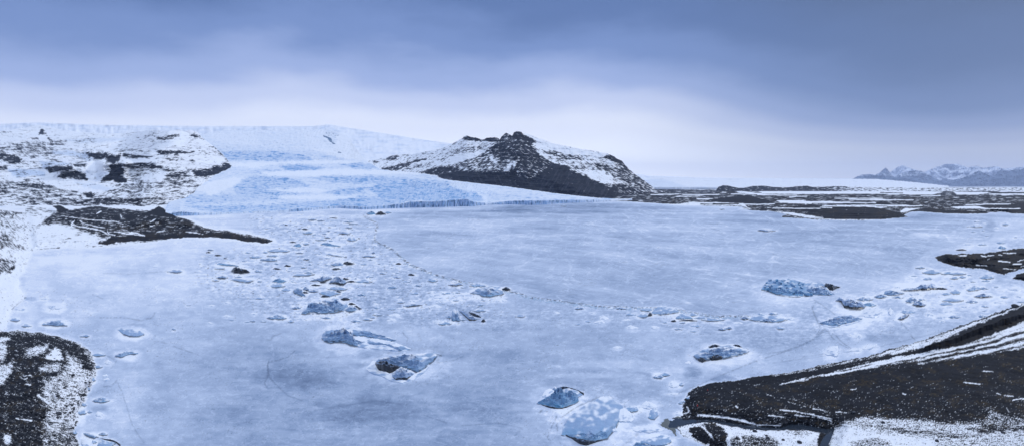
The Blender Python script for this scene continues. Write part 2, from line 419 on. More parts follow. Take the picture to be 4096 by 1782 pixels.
paint([(1270, 800), (1400, 790), (1600, 830), (1800, 850), (2000, 880), (1900, 960), (1600, 980), (1240, 960)], 0.16, 12, '7')
paint([(1380, 890), (1560, 850), (1640, 890), (1700, 930), (1400, 935)], 0.5, 10, '7')
paint([(1400, 760), (1700, 790), (2100, 830), (2300, 850), (2100, 860), (1700, 820)], 0.62, 7, '7')
paint([(2180, 790), (2400, 780), (2500, 800), (2300, 830)], 0.75, 6, '7')
for ln, wd, val in (([(330, 702), (450, 712), (560, 725), (640, 742), (720, 762)], 7, .12), ([(700, 768), (900, 778)], 3, .05), ([(900, 668), (1060, 685), (1150, 705), (1250, 730)], 3.4, .1), ([(1000, 702), (1140, 715)], 3.5, .15),
                    ([(1120, 655), (1190, 670)], 3, .1), ([(1160, 715), (1250, 745)], 4, .15), ([(1280, 680), (1350, 685)], 4, .3), ([(820, 705), (920, 718)], 5, .35), ([(900, 495), (1060, 450)], 3, .1), ([(2165, 480), (2270, 490)], 3.5, .0),
                    ([(2300, 403), (2380, 404)], 2.6, .0), ([(2440, 566), (2500, 572)], 3, .1), ([(2500, 600), (2576, 590)], 5, .1), ([(720, 495), (760, 488)], 2, .1), ([(1380, 525), (1420, 520)], 3, .1), ([(590, 640), (610, 655)], 4, .1),
                    ([(950, 610), (1080, 645)], 1.6, .25), ([(1740, 555), (1760, 560)], 3, 0), ([(2390, 550), (2415, 560)], 3, .1), ([(2460, 655), (2480, 680)], 4, .2), ([(225, 690), (270, 680), (250, 640)], 5, .25),
                    ([(800, 560), (1000, 600), (1240, 690)], 2, .55)):
    brush(ln, val, wd, 2.2, '7')
# islands below the stream
paint([(190, 790), (260, 765), (380, 750), (450, 757), (560, 782), (700, 803), (850, 812), (950, 806), (1100, 810), (1215, 832), (1190, 862), (1160, 1010), (700, 1010), (380, 916), (220, 838)], 0.20, 3, '7')
paint([(350, 765), (430, 755), (500, 790), (540, 830), (520, 880), (560, 1000), (330, 1000), (440, 870), (410, 820)], 0.88, 5, '7')
paint([(270, 800), (300, 785), (345, 785), (385, 810), (410, 850), (440, 880), (430, 900), (370, 900), (300, 860)], 1.0, 3, '7')
paint([(560, 850), (700, 840), (850, 860), (900, 900), (830, 950), (560, 950)], 0.66, 8, '7')
paint([(1165, 820), (1215, 832), (1195, 862), (1165, 930), (1145, 930), (1160, 860)], 0.92, 3, '7')
paint([(940, 815), (1050, 815), (1120, 830), (1000, 845)], 0.5, 6, '7')
brush([(620, 835), (630, 880)], 0.1, 8, 3, '7')
# right spit
P = np.where(sR2 > 0, 0.93, P)
for ln, wd, val in (([(1070, 228), (1170, 232)], 3.6, 0), ([(1360, 225), (1410, 238)], 3.5, 0), ([(1570, 295), (1720, 310)], 3, 0), ([(1640, 190), (1800, 192)], 3, .1), ([(1760, 325), (1870, 325)], 3, 0), ([(1300, 345), (1430, 355)], 5, .35),
                    ([(1580, 215), (1630, 218)], 3, .0), ([(1430, 225), (1510, 222)], 2, .1), ([(1640, 395), (1800, 400)], 3, .3), ([(1460, 270), (1440, 275)], 3, .1), ([(1820, 300), (1909, 280)], 3, .2), ([(1860, 360), (2000, 350)], 7, .4),
                    ([(1180, 200), (1400, 197), (1560, 181)], 1.5, .35), ([(790, 295), (900, 335), (1050, 373), (1200, 388)], 1.2, .4)):
    brush(ln, val, wd, 2, 'H')
P = np.where(sR2b > 0, 0.85, P)
# far plain
P = np.where(sR3 > 0, 0.66, P)
paint([(0, 440), (900, 450), (1000, 490), (1500, 493), (2240, 487), (2260, 430), (1900, 452), (1400, 455), (900, 452)], 0.0, 2, '4', .1)
paint([(0, 470), (480, 450), (1250, 468), (1320, 470), (1200, 500), (700, 492), (0, 485)], 0.0, 2, '5', .1)
paint([(600, 405), (1400, 405), (2260, 400), (4200, 400), (4200, 450), (2240, 445), (1900, 440), (1300, 452), (500, 440)], 0.42, 3, '5', .2)
for pl, val in (([(1900, 452), (2240, 447), (3600, 440), (3600, 462), (2240, 470), (1960, 470)], .02), ([(1440, 470), (1900, 475), (1700, 500), (1480, 500)], .12), ([(1840, 492), (2240, 488), (3600, 480), (3600, 498), (2240, 502), (1850, 500)], .12),
                ([(1360, 632), (1700, 622), (1850, 655), (1500, 655)], .15), ([(450, 632), (700, 636), (640, 650), (500, 642)], .1), ([(900, 650), (1060, 655), (960, 680), (860, 700), (840, 690)], .22)):
    paint(pl, val, 2, '5', .3)
for pl, val in (([(1150, 570), (1700, 580), (1980, 592), (1700, 610), (1180, 590)], .18), ([(350, 585), (760, 590), (820, 650), (740, 625), (0, 615), (160, 580)], .34), ([(240, 540), (430, 545), (370, 555), (250, 552)], .12),
                ([(1180, 690), (1300, 700), (1450, 720), (1650, 760), (1500, 760), (1250, 715), (1120, 688)], .22), ([(1560, 770), (1900, 765), (2240, 780), (1900, 785)], .2), ([(700, 455), (960, 485), (1040, 500), (700, 480)], .25),
                ([(360, 560), (560, 530), (820, 510), (960, 545), (1100, 585), (950, 598), (640, 592), (420, 575)], .93), ([(1145, 665), (1250, 640), (1500, 610), (1800, 635), (2240, 640), (2240, 740), (1900, 765), (1700, 740), (1450, 725), (1500, 690)], .82)):
    paint(pl, val, 2, '4', .3)
paint([(-20, 640), (300, 625), (620, 655), (860, 715), (940, 745), (850, 757), (650, 773), (300, 778), (-20, 770)], .86, 2, '5', .3)
paint([(940, 685), (1020, 665), (1180, 655), (1400, 672), (1850, 700), (1750, 712), (1500, 712), (1250, 698)], .84, 2, '5', .3)
paint([(1700, 625), (2240, 600), (3600, 600), (3600, 740), (2240, 716), (2100, 708), (2000, 690)], .86, 3, '5', .3)
for k in range(46):
    r = random.Random(k); cu = r.uniform(2640, 4090); cv = r.uniform(770, 838); L = r.uniform(20, 110)
    s = sline(Uw, Vw, [(cu - L, cv + r.uniform(-2, 2)), (cu, cv), (cu + L, cv + r.uniform(-2, 2))], 8)
    w = ss(2.3, 0.6, s) * (sR3 > 0); P = P * (1 - w) + (0.05 if k % 3 else 0.95) * w
# streaks of snow along the wind and down the slopes
st1 = fbm(*rot(U, V, 24, 22, 3.6), 3, 21); st2 = fbm(*rot(U, V, 36, 17, 4.5), 3, 22)
st3 = fbm(*rot(U, V, 4, 26, 3.2), 3, 23); st4 = fbm(*rot(U, V, -17, 75, 3.6), 4, 24)
speck = fbm(U / 4.6, V / 3.4, 2, 25)
n = np.where(sL1 > 0, fbm(*rot(U, V, 22, 30, 3.6), 3, 21) * .75 + speck * .5 + .25 * fbm(U / 40, V / 22, 3, 19), 0)
n = np.where((sL2 > 0) & (sL2 > sL1), st2 * .62 + speck * .25 + .3 * fbm(U / 60, V / 30, 2, 26), n)
flow = -0.5 + 1.1 * np.abs(noise(*rot(U + 26 * n_lo, V + 10 * n_mi, 7, 55, 6.5), 27)) * 2
n = np.where((sL3 > 0) & (sL3 >= sL2 - 30), st3 * .40 + flow * .45 + speck * .12, n)
n = np.where(sR1 > 0, st4 * .40 * (V < 1650) + fbm(*rot(U, V, 9, 26, 4), 3, 28) * .5 * (V >= 1650) + speck * .35 * ss(1400, 1700, V) + speck * .40 + .22 * fbm(U / 30, V / 12, 3, 18), n)
n = np.where((sR2 > 0) | (sR2b > 0), st3 * .25 + speck * .2, n)
n = np.where(sR3 > 0, fbm(U / 30, V / 2.2, 3, 29) * .55 + fbm(*rot(U, V, -28, 9, 2.5), 2, 30) * .25 * (V > 815) + speck * .12, n)
rock = ss(-0.15, 0.15, (P - 0.5) + n * 0.58)
rock = np.maximum(rock, 0)
rock = np.maximum(rock, ss(4.5, 1.0, np.abs(sd - 1.5)) * 0.7 * ss(-.1, .5, st3) * (sR1 > -5))
moss = ss(-.05, .5, fbm(U / 70, V / 28, 4, 33)) * np.maximum(((sR1 > 40) | (sL1 > 60) | (sR2 > 3)) * 1.0, (sR3 > 3) * .6)
moss = moss * ss(-.4, .3, fbm(U / 12, V / 7, 2, 35)) + ((sL3 > 3) & (V > 885)) * 0.5 * ss(-.2, .4, n_mi)
blue = np.zeros_like(U)
hz_g = zg
g_me = grid_mesh('ground', Xg, Yg, zg - 0.0, M_GROUND, (rock, moss, blue), keep=(sd > -9))
link('ground', g_me, kind='structure')
print('ground', len(g_me.polygons), time.time() - T0)

def ground_at(u, v):
    j = int(np.clip(np.searchsorted(us, u), 1, len(us) - 1)); i = int(np.argmin(np.abs(vs - v)))
    return Xg[i, j], Yg[i, j], float(zg[i, j])

# ---- the frozen lake: frost brightness
SM = np.array([(1457, 862), (1500, 880), (1516, 916), (1497, 953), (1516, 969), (1580, 991), (1590, 1020), (1660, 1065), (1760, 1105), (1900, 1138), (2050, 1152), (2120, 1185), (2240, 1205),
               (2400, 1222), (2640, 1225), (2780, 1248), (2960, 1262), (3090, 1235), (3250, 1215), (3330, 1190), (3480, 1160), (3580, 1130), (3640, 1090), (3660, 1040), (3720, 1000), (3830, 990),
               (3960, 960), (3990, 900), (3960, 870), (3700, 850), (3500, 885), (3100, 850), (2700, 822), (2282, 812), (2046, 822), (1900, 838), (1700, 845)])
sSM = sdf(U + n_mi * 6, V + n_mi * 4, SM, 60)
smooth_ = ss(-6, 8, sSM)
tl = lod(X0, Y0, (260, 130, 64, 32, 16, 8, 4), spc, 70, 0.8)
tl2 = lod(X0 + 0.8 * Y0, Y0 * 0.22 - X0 * 0.1, (150, 60, 25, 10, 5), spc * .5, 80, 0.8)
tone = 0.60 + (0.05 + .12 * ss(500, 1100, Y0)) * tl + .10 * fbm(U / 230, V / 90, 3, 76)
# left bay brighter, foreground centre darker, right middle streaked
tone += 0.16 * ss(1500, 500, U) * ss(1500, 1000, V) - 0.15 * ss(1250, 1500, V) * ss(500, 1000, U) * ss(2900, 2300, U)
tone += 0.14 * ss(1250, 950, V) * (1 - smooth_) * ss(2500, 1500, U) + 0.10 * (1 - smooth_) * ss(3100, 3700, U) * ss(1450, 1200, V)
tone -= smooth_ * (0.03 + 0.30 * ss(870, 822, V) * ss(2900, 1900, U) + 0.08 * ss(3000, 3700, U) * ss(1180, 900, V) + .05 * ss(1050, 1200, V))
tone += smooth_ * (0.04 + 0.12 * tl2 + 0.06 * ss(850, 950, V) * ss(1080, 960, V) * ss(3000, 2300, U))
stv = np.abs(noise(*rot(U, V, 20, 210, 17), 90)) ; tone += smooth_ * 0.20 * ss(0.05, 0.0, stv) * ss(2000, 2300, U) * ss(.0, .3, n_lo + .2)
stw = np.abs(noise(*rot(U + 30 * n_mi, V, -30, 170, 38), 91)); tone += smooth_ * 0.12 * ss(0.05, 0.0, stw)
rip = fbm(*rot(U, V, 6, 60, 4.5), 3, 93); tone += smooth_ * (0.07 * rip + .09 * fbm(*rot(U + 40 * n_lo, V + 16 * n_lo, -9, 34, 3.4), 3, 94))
dk = np.zeros_like(U)
def lblob(cu, cv, ru, rv, amt, soft=1.0):
    global tone
    i0, i1 = np.searchsorted(-vs, -(cv + 2.2 * rv)), np.searchsorted(-vs, -(cv - 2.2 * rv)); j0, j1 = np.searchsorted(us, cu - 2.2 * ru), np.searchsorted(us, cu + 2.2 * ru)
    sl = (slice(i0, i1), slice(j0, j1))
    d = np.sqrt(((U[sl] - cu) / ru) ** 2 + ((V[sl] - cv) / rv) ** 2) + 0.28 * n_mi[sl]
    tone[sl] += amt * ss(1.25, 1.25 - 0.8 * soft, d)
for b in ((1200, 1500, 190, 60, -.20), (1150, 1400, 260, 40, -.07), (1450, 1640, 300, 60, -.13), (900, 1660, 160, 50, -.08), (1900, 1600, 170, 60, -.07), (2000, 1420, 260, 30, -.06), (2300, 1360, 220, 40, -.07),
          (1800, 1190, 110, 28, .20), (1620, 1340, 200, 30, .08), (2450, 1455, 240, 22, .17), (2350, 1500, 150, 12, .14), (2650, 1480, 150, 12, .12), (700, 1150, 330, 60, .10), (450, 1230, 260, 40, .08), (350, 1100, 150, 90, .06),
          (900, 1330, 260, 30, -.05), (3000, 1370, 190, 26, -.10), (3520, 1350, 150, 18, -.12), (3400, 1420, 200, 18, .06), (2900, 1520, 60, 26, -.22), (2770, 1490, 40, 30, -.28), (1560, 1440, 330, 14, .10), (2150, 1690, 90, 70, .10),
          (2600, 1560, 170, 34, -.04), (2560, 1640, 60, 30, .16), (2480, 1690, 60, 40, .18), (2600, 1710, 120, 26, -.06), (430, 1420, 60, 40, -.06), (410, 1560, 36, 80, -.04), (500, 1600, 70, 130, .12), (640, 1560, 50, 160, -.05),
          (395, 1630, 40, 22, -.15), (320, 1600, 30, 160, .22), (380, 1500, 26, 60, .14), (90, 1250, 70, 70, .16), (120, 1194, 30, 9, -.3), (140, 1120, 60, 90, .10), (350, 1700, 40, 20, .12), (2240, 1330, 140, 20, .05),
          (3700, 1130, 260, 40, .10), (3900, 1200, 200, 50, .08), (3600, 880, 90, 14, .06), (3690, 940, 60, 12, .22), (3700, 915, 90, 4, .25), (2050, 1290, 260, 20, .05), (3850, 960, 120, 40, .12), (3000, 1060, 400, 50, -.03),
          (2150, 845, 350, 9, -.14), (2900, 850, 160, 5, .08), (1700, 905, 200, 20, .04)):
    lblob(*b)
rough = (1 - smooth_) * (sd < 4)
deb = ss(-58, 50, sdf(U + 70 * n_lo + 12 * n_mi, V + 34 * n_lo + 6 * n_mi, [(1000, 862), (1450, 868), (1510, 950), (1570, 1010), (1760, 1110), (2050, 1165), (1980, 1230), (2100, 1290), (1500, 1290), (1100, 1270), (800, 1160), (760, 1030), (1080, 985)], 62))
deb2 = ss(-20, 30, sdf(U, V, [(2050, 1195), (2640, 1228), (2960, 1268), (3330, 1190), (3650, 1080), (4200, 900), (4200, 1220), (3700, 1330), (3100, 1400), (2500, 1310), (2050, 1290)], 35))
debn = np.maximum(deb, deb2 * .6)
chip = fbm(U / 11, V / 3.8, 3, 101); chip2 = fbm(U / 24, V / 7, 3, 104)
tone += rough * debn * (-.05 + 0.12 * chip + 0.20 * ss(.22, .34, chip2) - 0.13 * ss(.18, .34, -chip2))
tone += rough * (0.035 * speck + .04 * fbm(U / 60, V / 28, 3, 107))
pw = np.abs(fbm(U / 90, V / 30, 3, 109)); tone += rough * (0.10 * ss(.07, .02, pw) * (1 - debn) - 0.06 * ss(.02, 0, np.abs(pw - .09)))
dk = np.maximum(dk, rough * deb * ss(.50, .66, fbm(U / 15, V / 3.1, 3, 112)) * .7)
swl = np.abs(fbm(U / 240 + .6 * n_lo, V / 52, 3, 141)); swm = np.abs(fbm(*rot(U, V, 16, 190, 30), 3, 143) - .1)
tone += smooth_ * (.13 * ss(.03, .0, swl) + .10 * ss(.035, .0, swm)) * ss(-.2, .2, n_mi)
dk = np.maximum(dk, smooth_ * .22 * ss(.012, .0, np.abs(swl - .04)) * ss(0, .2, n_lo))
# rubble seam where the rough ice meets the smooth ice
RID = [(1457, 866), (1510, 900), (1502, 935), (1500, 965), (1575, 1005), (1640, 1060), (1750, 1105), (1900, 1140), (2060, 1170), (2120, 1192), (2250, 1208), (2400, 1228), (2560, 1232), (2700, 1240), (2860, 1268), (2990, 1266)]
sr = sline(U, V + 3, RID, 30)
dk = np.maximum(dk, ss(9, 2, sr + np.abs(n_mi) * 3) * ss(.0, .2, fbm(U / 13, V / 3.2, 3, 115)) * .9)
tone += .24 * ss(14, 3, sr + 3) * ss(-.1, .3, chip2)
for ln, wd, a in ((zz('E', [(930, 400), (900, 470), (930, 540), (960, 610), (975, 660)]), 3.5, .55), (zz('E', [(1030, 680), (980, 740), (880, 810), (700, 890), (500, 950), (270, 1028), (-500, 1350)]), 2.6, .5),
              (zz('E', [(1020, 670), (940, 770), (780, 850), (600, 910), (400, 940)]), 2.2, .45), (zz('E', [(1040, 690), (1110, 770), (1180, 830), (1290, 890)]), 1.6, .6), (zz('E', [(1060, 700), (1160, 760), (1210, 820), (1300, 880)]), 1.6, .6),
              (zz('E', [(1800, 600), (1880, 680), (1910, 740), (1960, 790)]), 1.8, .75), (zz('E', [(975, 655), (975, 690), (950, 740)]), 1.6, .6), (zz('E', [(800, 970), (1000, 940), (1300, 880)]), 1.4, .4),
              (zz('E', [(920, 380), (1000, 430), (1130, 530)]), 1.6, .5), (zz('E', [(500, 1030), (1000, 960), (1600, 860), (2300, 690)]), 1.5, .35),
              (zz('6', [(630, 770), (660, 830), (690, 930), (715, 1010), (780, 1110)]), 1.8, .4), (zz('6', [(630, 765), (600, 800), (560, 800)]), 1.8, .5), (zz('6', [(540, 430), (680, 430), (760, 445), (820, 430), (835, 405)]), 2.5, .55),
              (zz('6', [(500, 305), (570, 335)]), 2, .45), (zz('6', [(870, 560), (980, 600), (1070, 630)]), 1.6, .45), (zz('6', [(570, 630), (630, 660), (600, 700)]), 1.6, .4), (zz('6', [(240, 455), (320, 450)]), 3, .6),
              (zz('B', [(40, 1121), (20, 1070), (60, 1000), (45, 920), (60, 890), (150, 870), (230, 840), (290, 790)]), 2.2, .55), (zz('B', [(40, 690), (80, 690), (95, 655), (160, 635)]), 2.5, .4),
              (zz('B', [(1400, 640), (1420, 690)]), 9, .25), (zz('B', [(1260, 625), (1310, 680), (1290, 700)]), 2, .5), (zz('B', [(1560, 820), (1605, 832)]), 5, 1.0), (zz('B', [(1794, 840), (1720, 870), (1500, 910)]), 2, .3),
              (zz('B', [(1330, 780), (1500, 760), (1620, 800), (1560, 900)]), 8, .22), (zz('B', [(870, 920), (960, 880), (1100, 810), (1240, 800)]), 6, .2),
              (zz('F', [(470, 600), (420, 700), (350, 850), (330, 920), (420, 1000)]), 2.4, .6), (zz('F', [(200, 560), (250, 515)]), 5, .8), (zz('F', [(480, 830), (470, 720), (540, 620), (660, 530), (800, 440), (980, 370), (1100, 310)]), 4, .55),
              (zz('F', [(2100, 650), (1980, 720)]), 9, .45), (zz('F', [(1450, 1030), (1660, 860)]), 9, .3), (zz('S', [(1700, 1660), (1790, 1690)]), 1.6, .4), (zz('S', [(1075, 1440), (1070, 1500), (1150, 1580), (1210, 1600)]), 2.0, .4),
              (zz('S', [(1260, 1640), (1500, 1600), (1640, 1620)]), 2, .2), (zz('6', [(60, 390), (100, 350), (140, 320)]), 4, .75), (zz('6', [(560, 190), (700, 195), (900, 180)]), 2, .25), (zz('S', [(1850, 1700), (1990, 1690), (2090, 1710), (2060, 1740)]), 2, .35)):
    s = sline(U + n_hi * 2.4 + n_mi * 3, V + n_hi * 1.6, ln, 16)
    dk = np.maximum(dk, .72 * a * ss(wd * .8 + 1.0, wd * .2, s) * ss(-.55, .1, n_hi + n_mi)); tone -= .05 * ss(wd * 3, wd, s)
# ------------------------------------------------------------------ icebergs
# style: face (share of the seen height that is a steep front), bumps, snow, dirt, blue, top dirt
ST = {'slab': (.12, .05, .22, .30, .30, .05), 'dome': (.32, .26, .40, .35, .35, .12), 'ridge': (.62, .60, .25, .45, .40, .30), 'dark': (.70, .50, .12, 1.1, .0, .85),
      'floe': (.10, .04, .72, .10, .10, .02), 'blue': (.42, .60, .12, .15, .95, .05), 'arm': (.38, .34, .34, .40, .45, .18), 'heap': (.22, .25, .2, .2, .9, .15), 'grey': (.40, .36, .33, .75, .15, .40)}
BERGS = []
def B(z, st, geo, label, name='iceberg', cat='iceberg', group=None, parts=()):
    if len(geo) == 4 and not isinstance(geo[0], (tuple, list)):
        p = zz(z, [(geo[0], geo[1]), (geo[2], geo[3])]); g = ('box', p[0][0], p[0][1], p[1][0], p[1][1])
    else:
        g = ('out', zz(z, geo[0]), zz(z, geo[1]))
    BERGS.append((g, st, label, name, cat, group, [(q[0], q[1], ('box', *zz(z, [(q[2][0], q[2][1]), (q[2][2], q[2][3])]).ravel()) if len(q[2]) == 4 and not isinstance(q[2][0], (tuple, list)) else ('out', zz(z, q[2][0]), zz(z, q[2][1]))) for q in parts]))

B('B', 'arm', ([(528, 670), (545, 622), (575, 592), (610, 592), (640, 600), (690, 594), (740, 577), (790, 582), (812, 600), (800, 640), (835, 690), (925, 722)],
              [(528, 678), (560, 704), (612, 718), (645, 712), (700, 712), (745, 716), (790, 740), (850, 748), (925, 735)]),
  'long blue sledge-shaped iceberg with two arms and snow between them', parts=(
      ('ice_arm', 'arm', ([(780, 600), (815, 585), (850, 598), (920, 606), (990, 622), (1050, 642), (1110, 657), (1160, 676), (1204, 690)], [(780, 640), (850, 662), (920, 660), (1000, 680), (1080, 692), (1150, 705), (1204, 700)])),
      ('ice_arm', 'arm', ([(905, 690), (960, 688), (1040, 705), (1120, 724), (1200, 740), (1270, 745), (1322, 768)], [(905, 705), (960, 745), (1030, 756), (1100, 752), (1160, 770), (1228, 792), (1322, 776)])),
      ('snow_patch', 'floe', ([(800, 662), (860, 655), (950, 668), (1100, 690), (1200, 715), (1330, 765)], [(800, 672), (860, 760), (1000, 772), (1180, 792), (1280, 790), (1330, 775)]))))
B('B', 'arm', ([(1005, 885), (1050, 858), (1140, 833), (1240, 828), (1350, 820), (1460, 806), (1500, 812), (1545, 800), (1562, 822)],
              [(1005, 900), (1060, 905), (1130, 925), (1300, 950), (1400, 985), (1440, 962), (1480, 915), (1530, 880), (1562, 835)]),
  'pale iceberg with a pointed right end and a black dirty hollow at its left', parts=(
      ('debris_face', 'dark', ([(1006, 892), (1060, 876), (1110, 880), (1145, 905), (1200, 915), (1250, 935)], [(1006, 912), (1030, 955), (1085, 982), (1140, 988), (1190, 975), (1250, 950)])),
      ('debris_face', 'grey', ([(1160, 985), (1240, 930), (1330, 960), (1370, 985)], [(1160, 1030), (1195, 1060), (1290, 1062), (1370, 1000)])),
      ('snow_patch', 'floe', ([(930, 940), (985, 880), (1020, 880), (1040, 960), (1150, 990), (1330, 1010), (1450, 950), (1500, 915)], [(930, 955), (970, 990), (1060, 1018), (1160, 1062), (1250, 1080), (1350, 1050), (1450, 985), (1500, 925)]))))
B('F', 'blue', ([(185, 395), (240, 360), (300, 325), (380, 290), (440, 225), (515, 190), (560, 225), (610, 255), (680, 245), (760, 265), (790, 340)],
               [(185, 408), (260, 425), (350, 445), (430, 465), (500, 478), (560, 470), (650, 440), (740, 405), (790, 372)]),
  'rugged light blue iceberg with a peak and a black rim near the big slab', parts=(
      ('ice_knob', 'dome', ([(400, 190), (430, 152), (460, 170), (478, 200)], [(400, 205), (430, 225), (460, 215), (478, 206)])),
      ('debris_rim', 'dark', ([(480, 185), (560, 158), (640, 168), (720, 190), (800, 220), (868, 255)], [(480, 192), (560, 200), (640, 200), (720, 212), (800, 250), (868, 290)])),
      ('debris_rim', 'dark', ([(240, 425), (330, 440), (430, 462), (500, 476), (560, 468), (700, 420)], [(240, 430), (340, 468), (430, 488), (540, 486), (620, 468), (700, 430)])),
      ('ice_terrace', 'slab', ([(560, 190), (640, 185), (720, 205), (800, 230), (850, 262)], [(560, 260), (640, 330), (720, 340), (790, 320), (850, 290)])),
      ('snow_patch', 'floe', ([(255, 290), (300, 215), (360, 190), (430, 205)], [(255, 320), (310, 322), (360, 300), (430, 235)]))))
B('F', 'slab', ([(540, 850), (560, 760), (600, 680), (640, 610), (760, 515), (880, 440), (1000, 380), (1100, 322), (1200, 292), (1240, 300), (1330, 368), (1440, 450)],
               [(540, 870), (600, 880), (680, 905), (800, 935), (920, 965), (1050, 965), (1130, 945), (1210, 930), (1260, 860), (1330, 780), (1380, 660), (1440, 500)]),
  'huge flat pale blue iceberg slab with a square outline, the biggest one here', parts=(
      ('debris_face', 'dark', ([(600, 868), (680, 895), (800, 925), (920, 950), (1050, 955), (1150, 940)], [(600, 880), (680, 925), (790, 1000), (900, 1030), (1040, 985), (1150, 948)])),
      ('snow_patch', 'floe', ([(1330, 620), (1400, 500), (1460, 470), (1540, 530), (1610, 580)], [(1330, 640), (1400, 690), (1480, 680), (1560, 690), (1610, 640)])),
      ('snow_patch', 'floe', ([(1115, 575), (1180, 570), (1240, 610), (1300, 690), (1360, 800)], [(1115, 600), (1180, 680), (1240, 720), (1290, 830), (1360, 830)]))))
B('F', 'slab', (1475, 430, 1670, 545), 'low snowy ice lump touching the right corner of the big slab')
B('F', 'slab', ([(1810, 590), (1840, 520), (1905, 465), (1945, 500), (1958, 560)], [(1810, 615), (1850, 640), (1900, 650), (1935, 620), (1958, 590)]), 'upright oval white ice lump right of the big slab')
B('F', 'floe', (1585, 715, 2050, 850), 'long low snow-covered floe pointing at the stream mouth', 'ice_floe', 'ice floe')
B('F', 'slab', ([(1700, 960), (1800, 930), (1920, 900), (2020, 870), (2100, 880), (2150, 940)], [(1700, 985), (1800, 1010), (1880, 1040), (2020, 1038), (2120, 1000), (2150, 970)]), 'rounded blue-white iceberg at the bottom edge near the stream')
B('F', 'blue', ([(1590, 1030), (1640, 975), (1700, 985), (1850, 1030), (1900, 1060)], [(1590, 1060), (1700, 1080), (1850, 1085), (1900, 1075)]), 'small blue ice block cut by the bottom edge, left of a rounded berg')
B('F', 'floe', (2105, 70, 2270, 180), 'flat round pale floe near the tip of the black gravel shore', 'ice_floe', 'ice floe')
B('F', 'slab', (2262, 98, 2332, 155), 'small cubic ice block beside a flat round floe', 'ice_chunk', 'ice chunk')
B('F', 'slab', (2370, 308, 2448, 362), 'white ice plate stranded highest on the gravel point', 'ice_chunk', 'ice chunk')
B('F', 'slab', (2290, 362, 2376, 398), 'middle white ice plate of the three on the gravel point', 'ice_chunk', 'ice chunk')
B('F', 'slab', (2248, 384, 2332, 420), 'lowest white ice plate of the three on the gravel point', 'ice_chunk', 'ice chunk')
B('F', 'floe', (2195, 520, 2310, 592), 'white snow-capped floe against the gravel shore above the stream mouth', 'ice_floe', 'ice floe')
B('F', 'floe', (2080, 252, 2275, 285), 'thin arched snow rib on grey ice off the gravel point', 'ice_floe', 'ice floe')
B('F', 'dome', (1880, -20, 2040, 45), 'small blue peaked iceberg in a snowy ring left of the gravel point')
B('F', 'floe', (1700, 370, 1950, 500), 'faint snowy floe between the big slab and the gravel point', 'ice_floe', 'ice floe')
# around the arch
B('C', 'dome', ([(590, 287), (640, 253), (720, 218), (800, 202), (880, 196), (950, 203), (985, 225), (1000, 260), (1010, 290)], [(590, 292), (650, 300), (700, 314), (740, 334), (830, 340), (900, 327), (985, 316), (1010, 298)]),
  'smooth rounded grey-blue dome iceberg at the edge of the open smooth ice')
B('C', 'arm', ([(340, 560), (350, 520), (390, 508), (425, 512), (440, 535), (420, 560), (455, 620)], [(340, 590), (310, 640), (360, 652), (400, 648), (440, 655), (455, 640), (457, 635)]),
  'curved iceberg like an arch with a dark ribbed arm', parts=(
      ('ice_arm', 'grey', ([(430, 515), (480, 520), (540, 545), (600, 580), (650, 600), (700, 618)], [(430, 525), (480, 560), (540, 615), (570, 645), (640, 648), (700, 628)])),
      ('debris_face', 'dark', ([(560, 530), (620, 545), (680, 570), (724, 590)], [(560, 545), (620, 585), (680, 600), (724, 612)]))))
B('C', 'dome', (270, 572, 345, 616), 'small dark blue boulder-like ice lump left of the arch iceberg', 'ice_chunk', 'ice chunk')
B('C', 'dome', (470, 622, 524, 646), 'tiny dark oval ice lump under the arch iceberg', 'ice_chunk', 'ice chunk')
B('C', 'slab', (172, 655, 338, 702), 'flat pale blue floe below and left of the arch iceberg', 'ice_floe', 'ice floe')
B('C', 'floe', (100, 638, 222, 676), 'flat pale floe farthest left of the arch iceberg', 'ice_floe', 'ice floe')
B('C', 'slab', (618, 495, 782, 534), 'thin pale floe just above the arm of the arch iceberg', 'ice_floe', 'ice floe')
B('C', 'dark', (722, 622, 778, 668), 'small black slanted ice shard right of the arch iceberg', 'ice_chunk', 'ice chunk')
B('C', 'slab', (576, 166, 782, 212), 'low snowy floe with a dark back edge behind the dome iceberg', 'ice_floe', 'ice floe')
B('C', 'slab', (35, 92, 160, 152), 'triangular pale floe with a black left side near the smooth ice', 'ice_floe', 'ice floe')
B('C', 'grey', (300, 154, 485, 202), 'jagged dark-edged ice lump left of the dome iceberg')
B('C', 'dark', (985, 210, 1098, 262), 'splintered dark ice shards at the right tail of the dome iceberg', 'ice_chunk', 'ice chunk')
B('C', 'slab', (670, 430, 748, 456), 'small ringed floe between the dome and the arch icebergs', 'ice_floe', 'ice floe')
B('C', 'slab', (1165, 568, 1285, 606), 'small snow-rimmed floe some way right of the arch iceberg', 'ice_floe', 'ice floe')
B('C', 'floe', (1655, 528, 1745, 560), 'small white floe below the rubble seam, left part', 'ice_floe', 'ice floe')
B('C', 'floe', (2245, 580, 2370, 640), 'slanted pale floe below the rubble seam near its dark bend', 'ice_floe', 'ice floe')
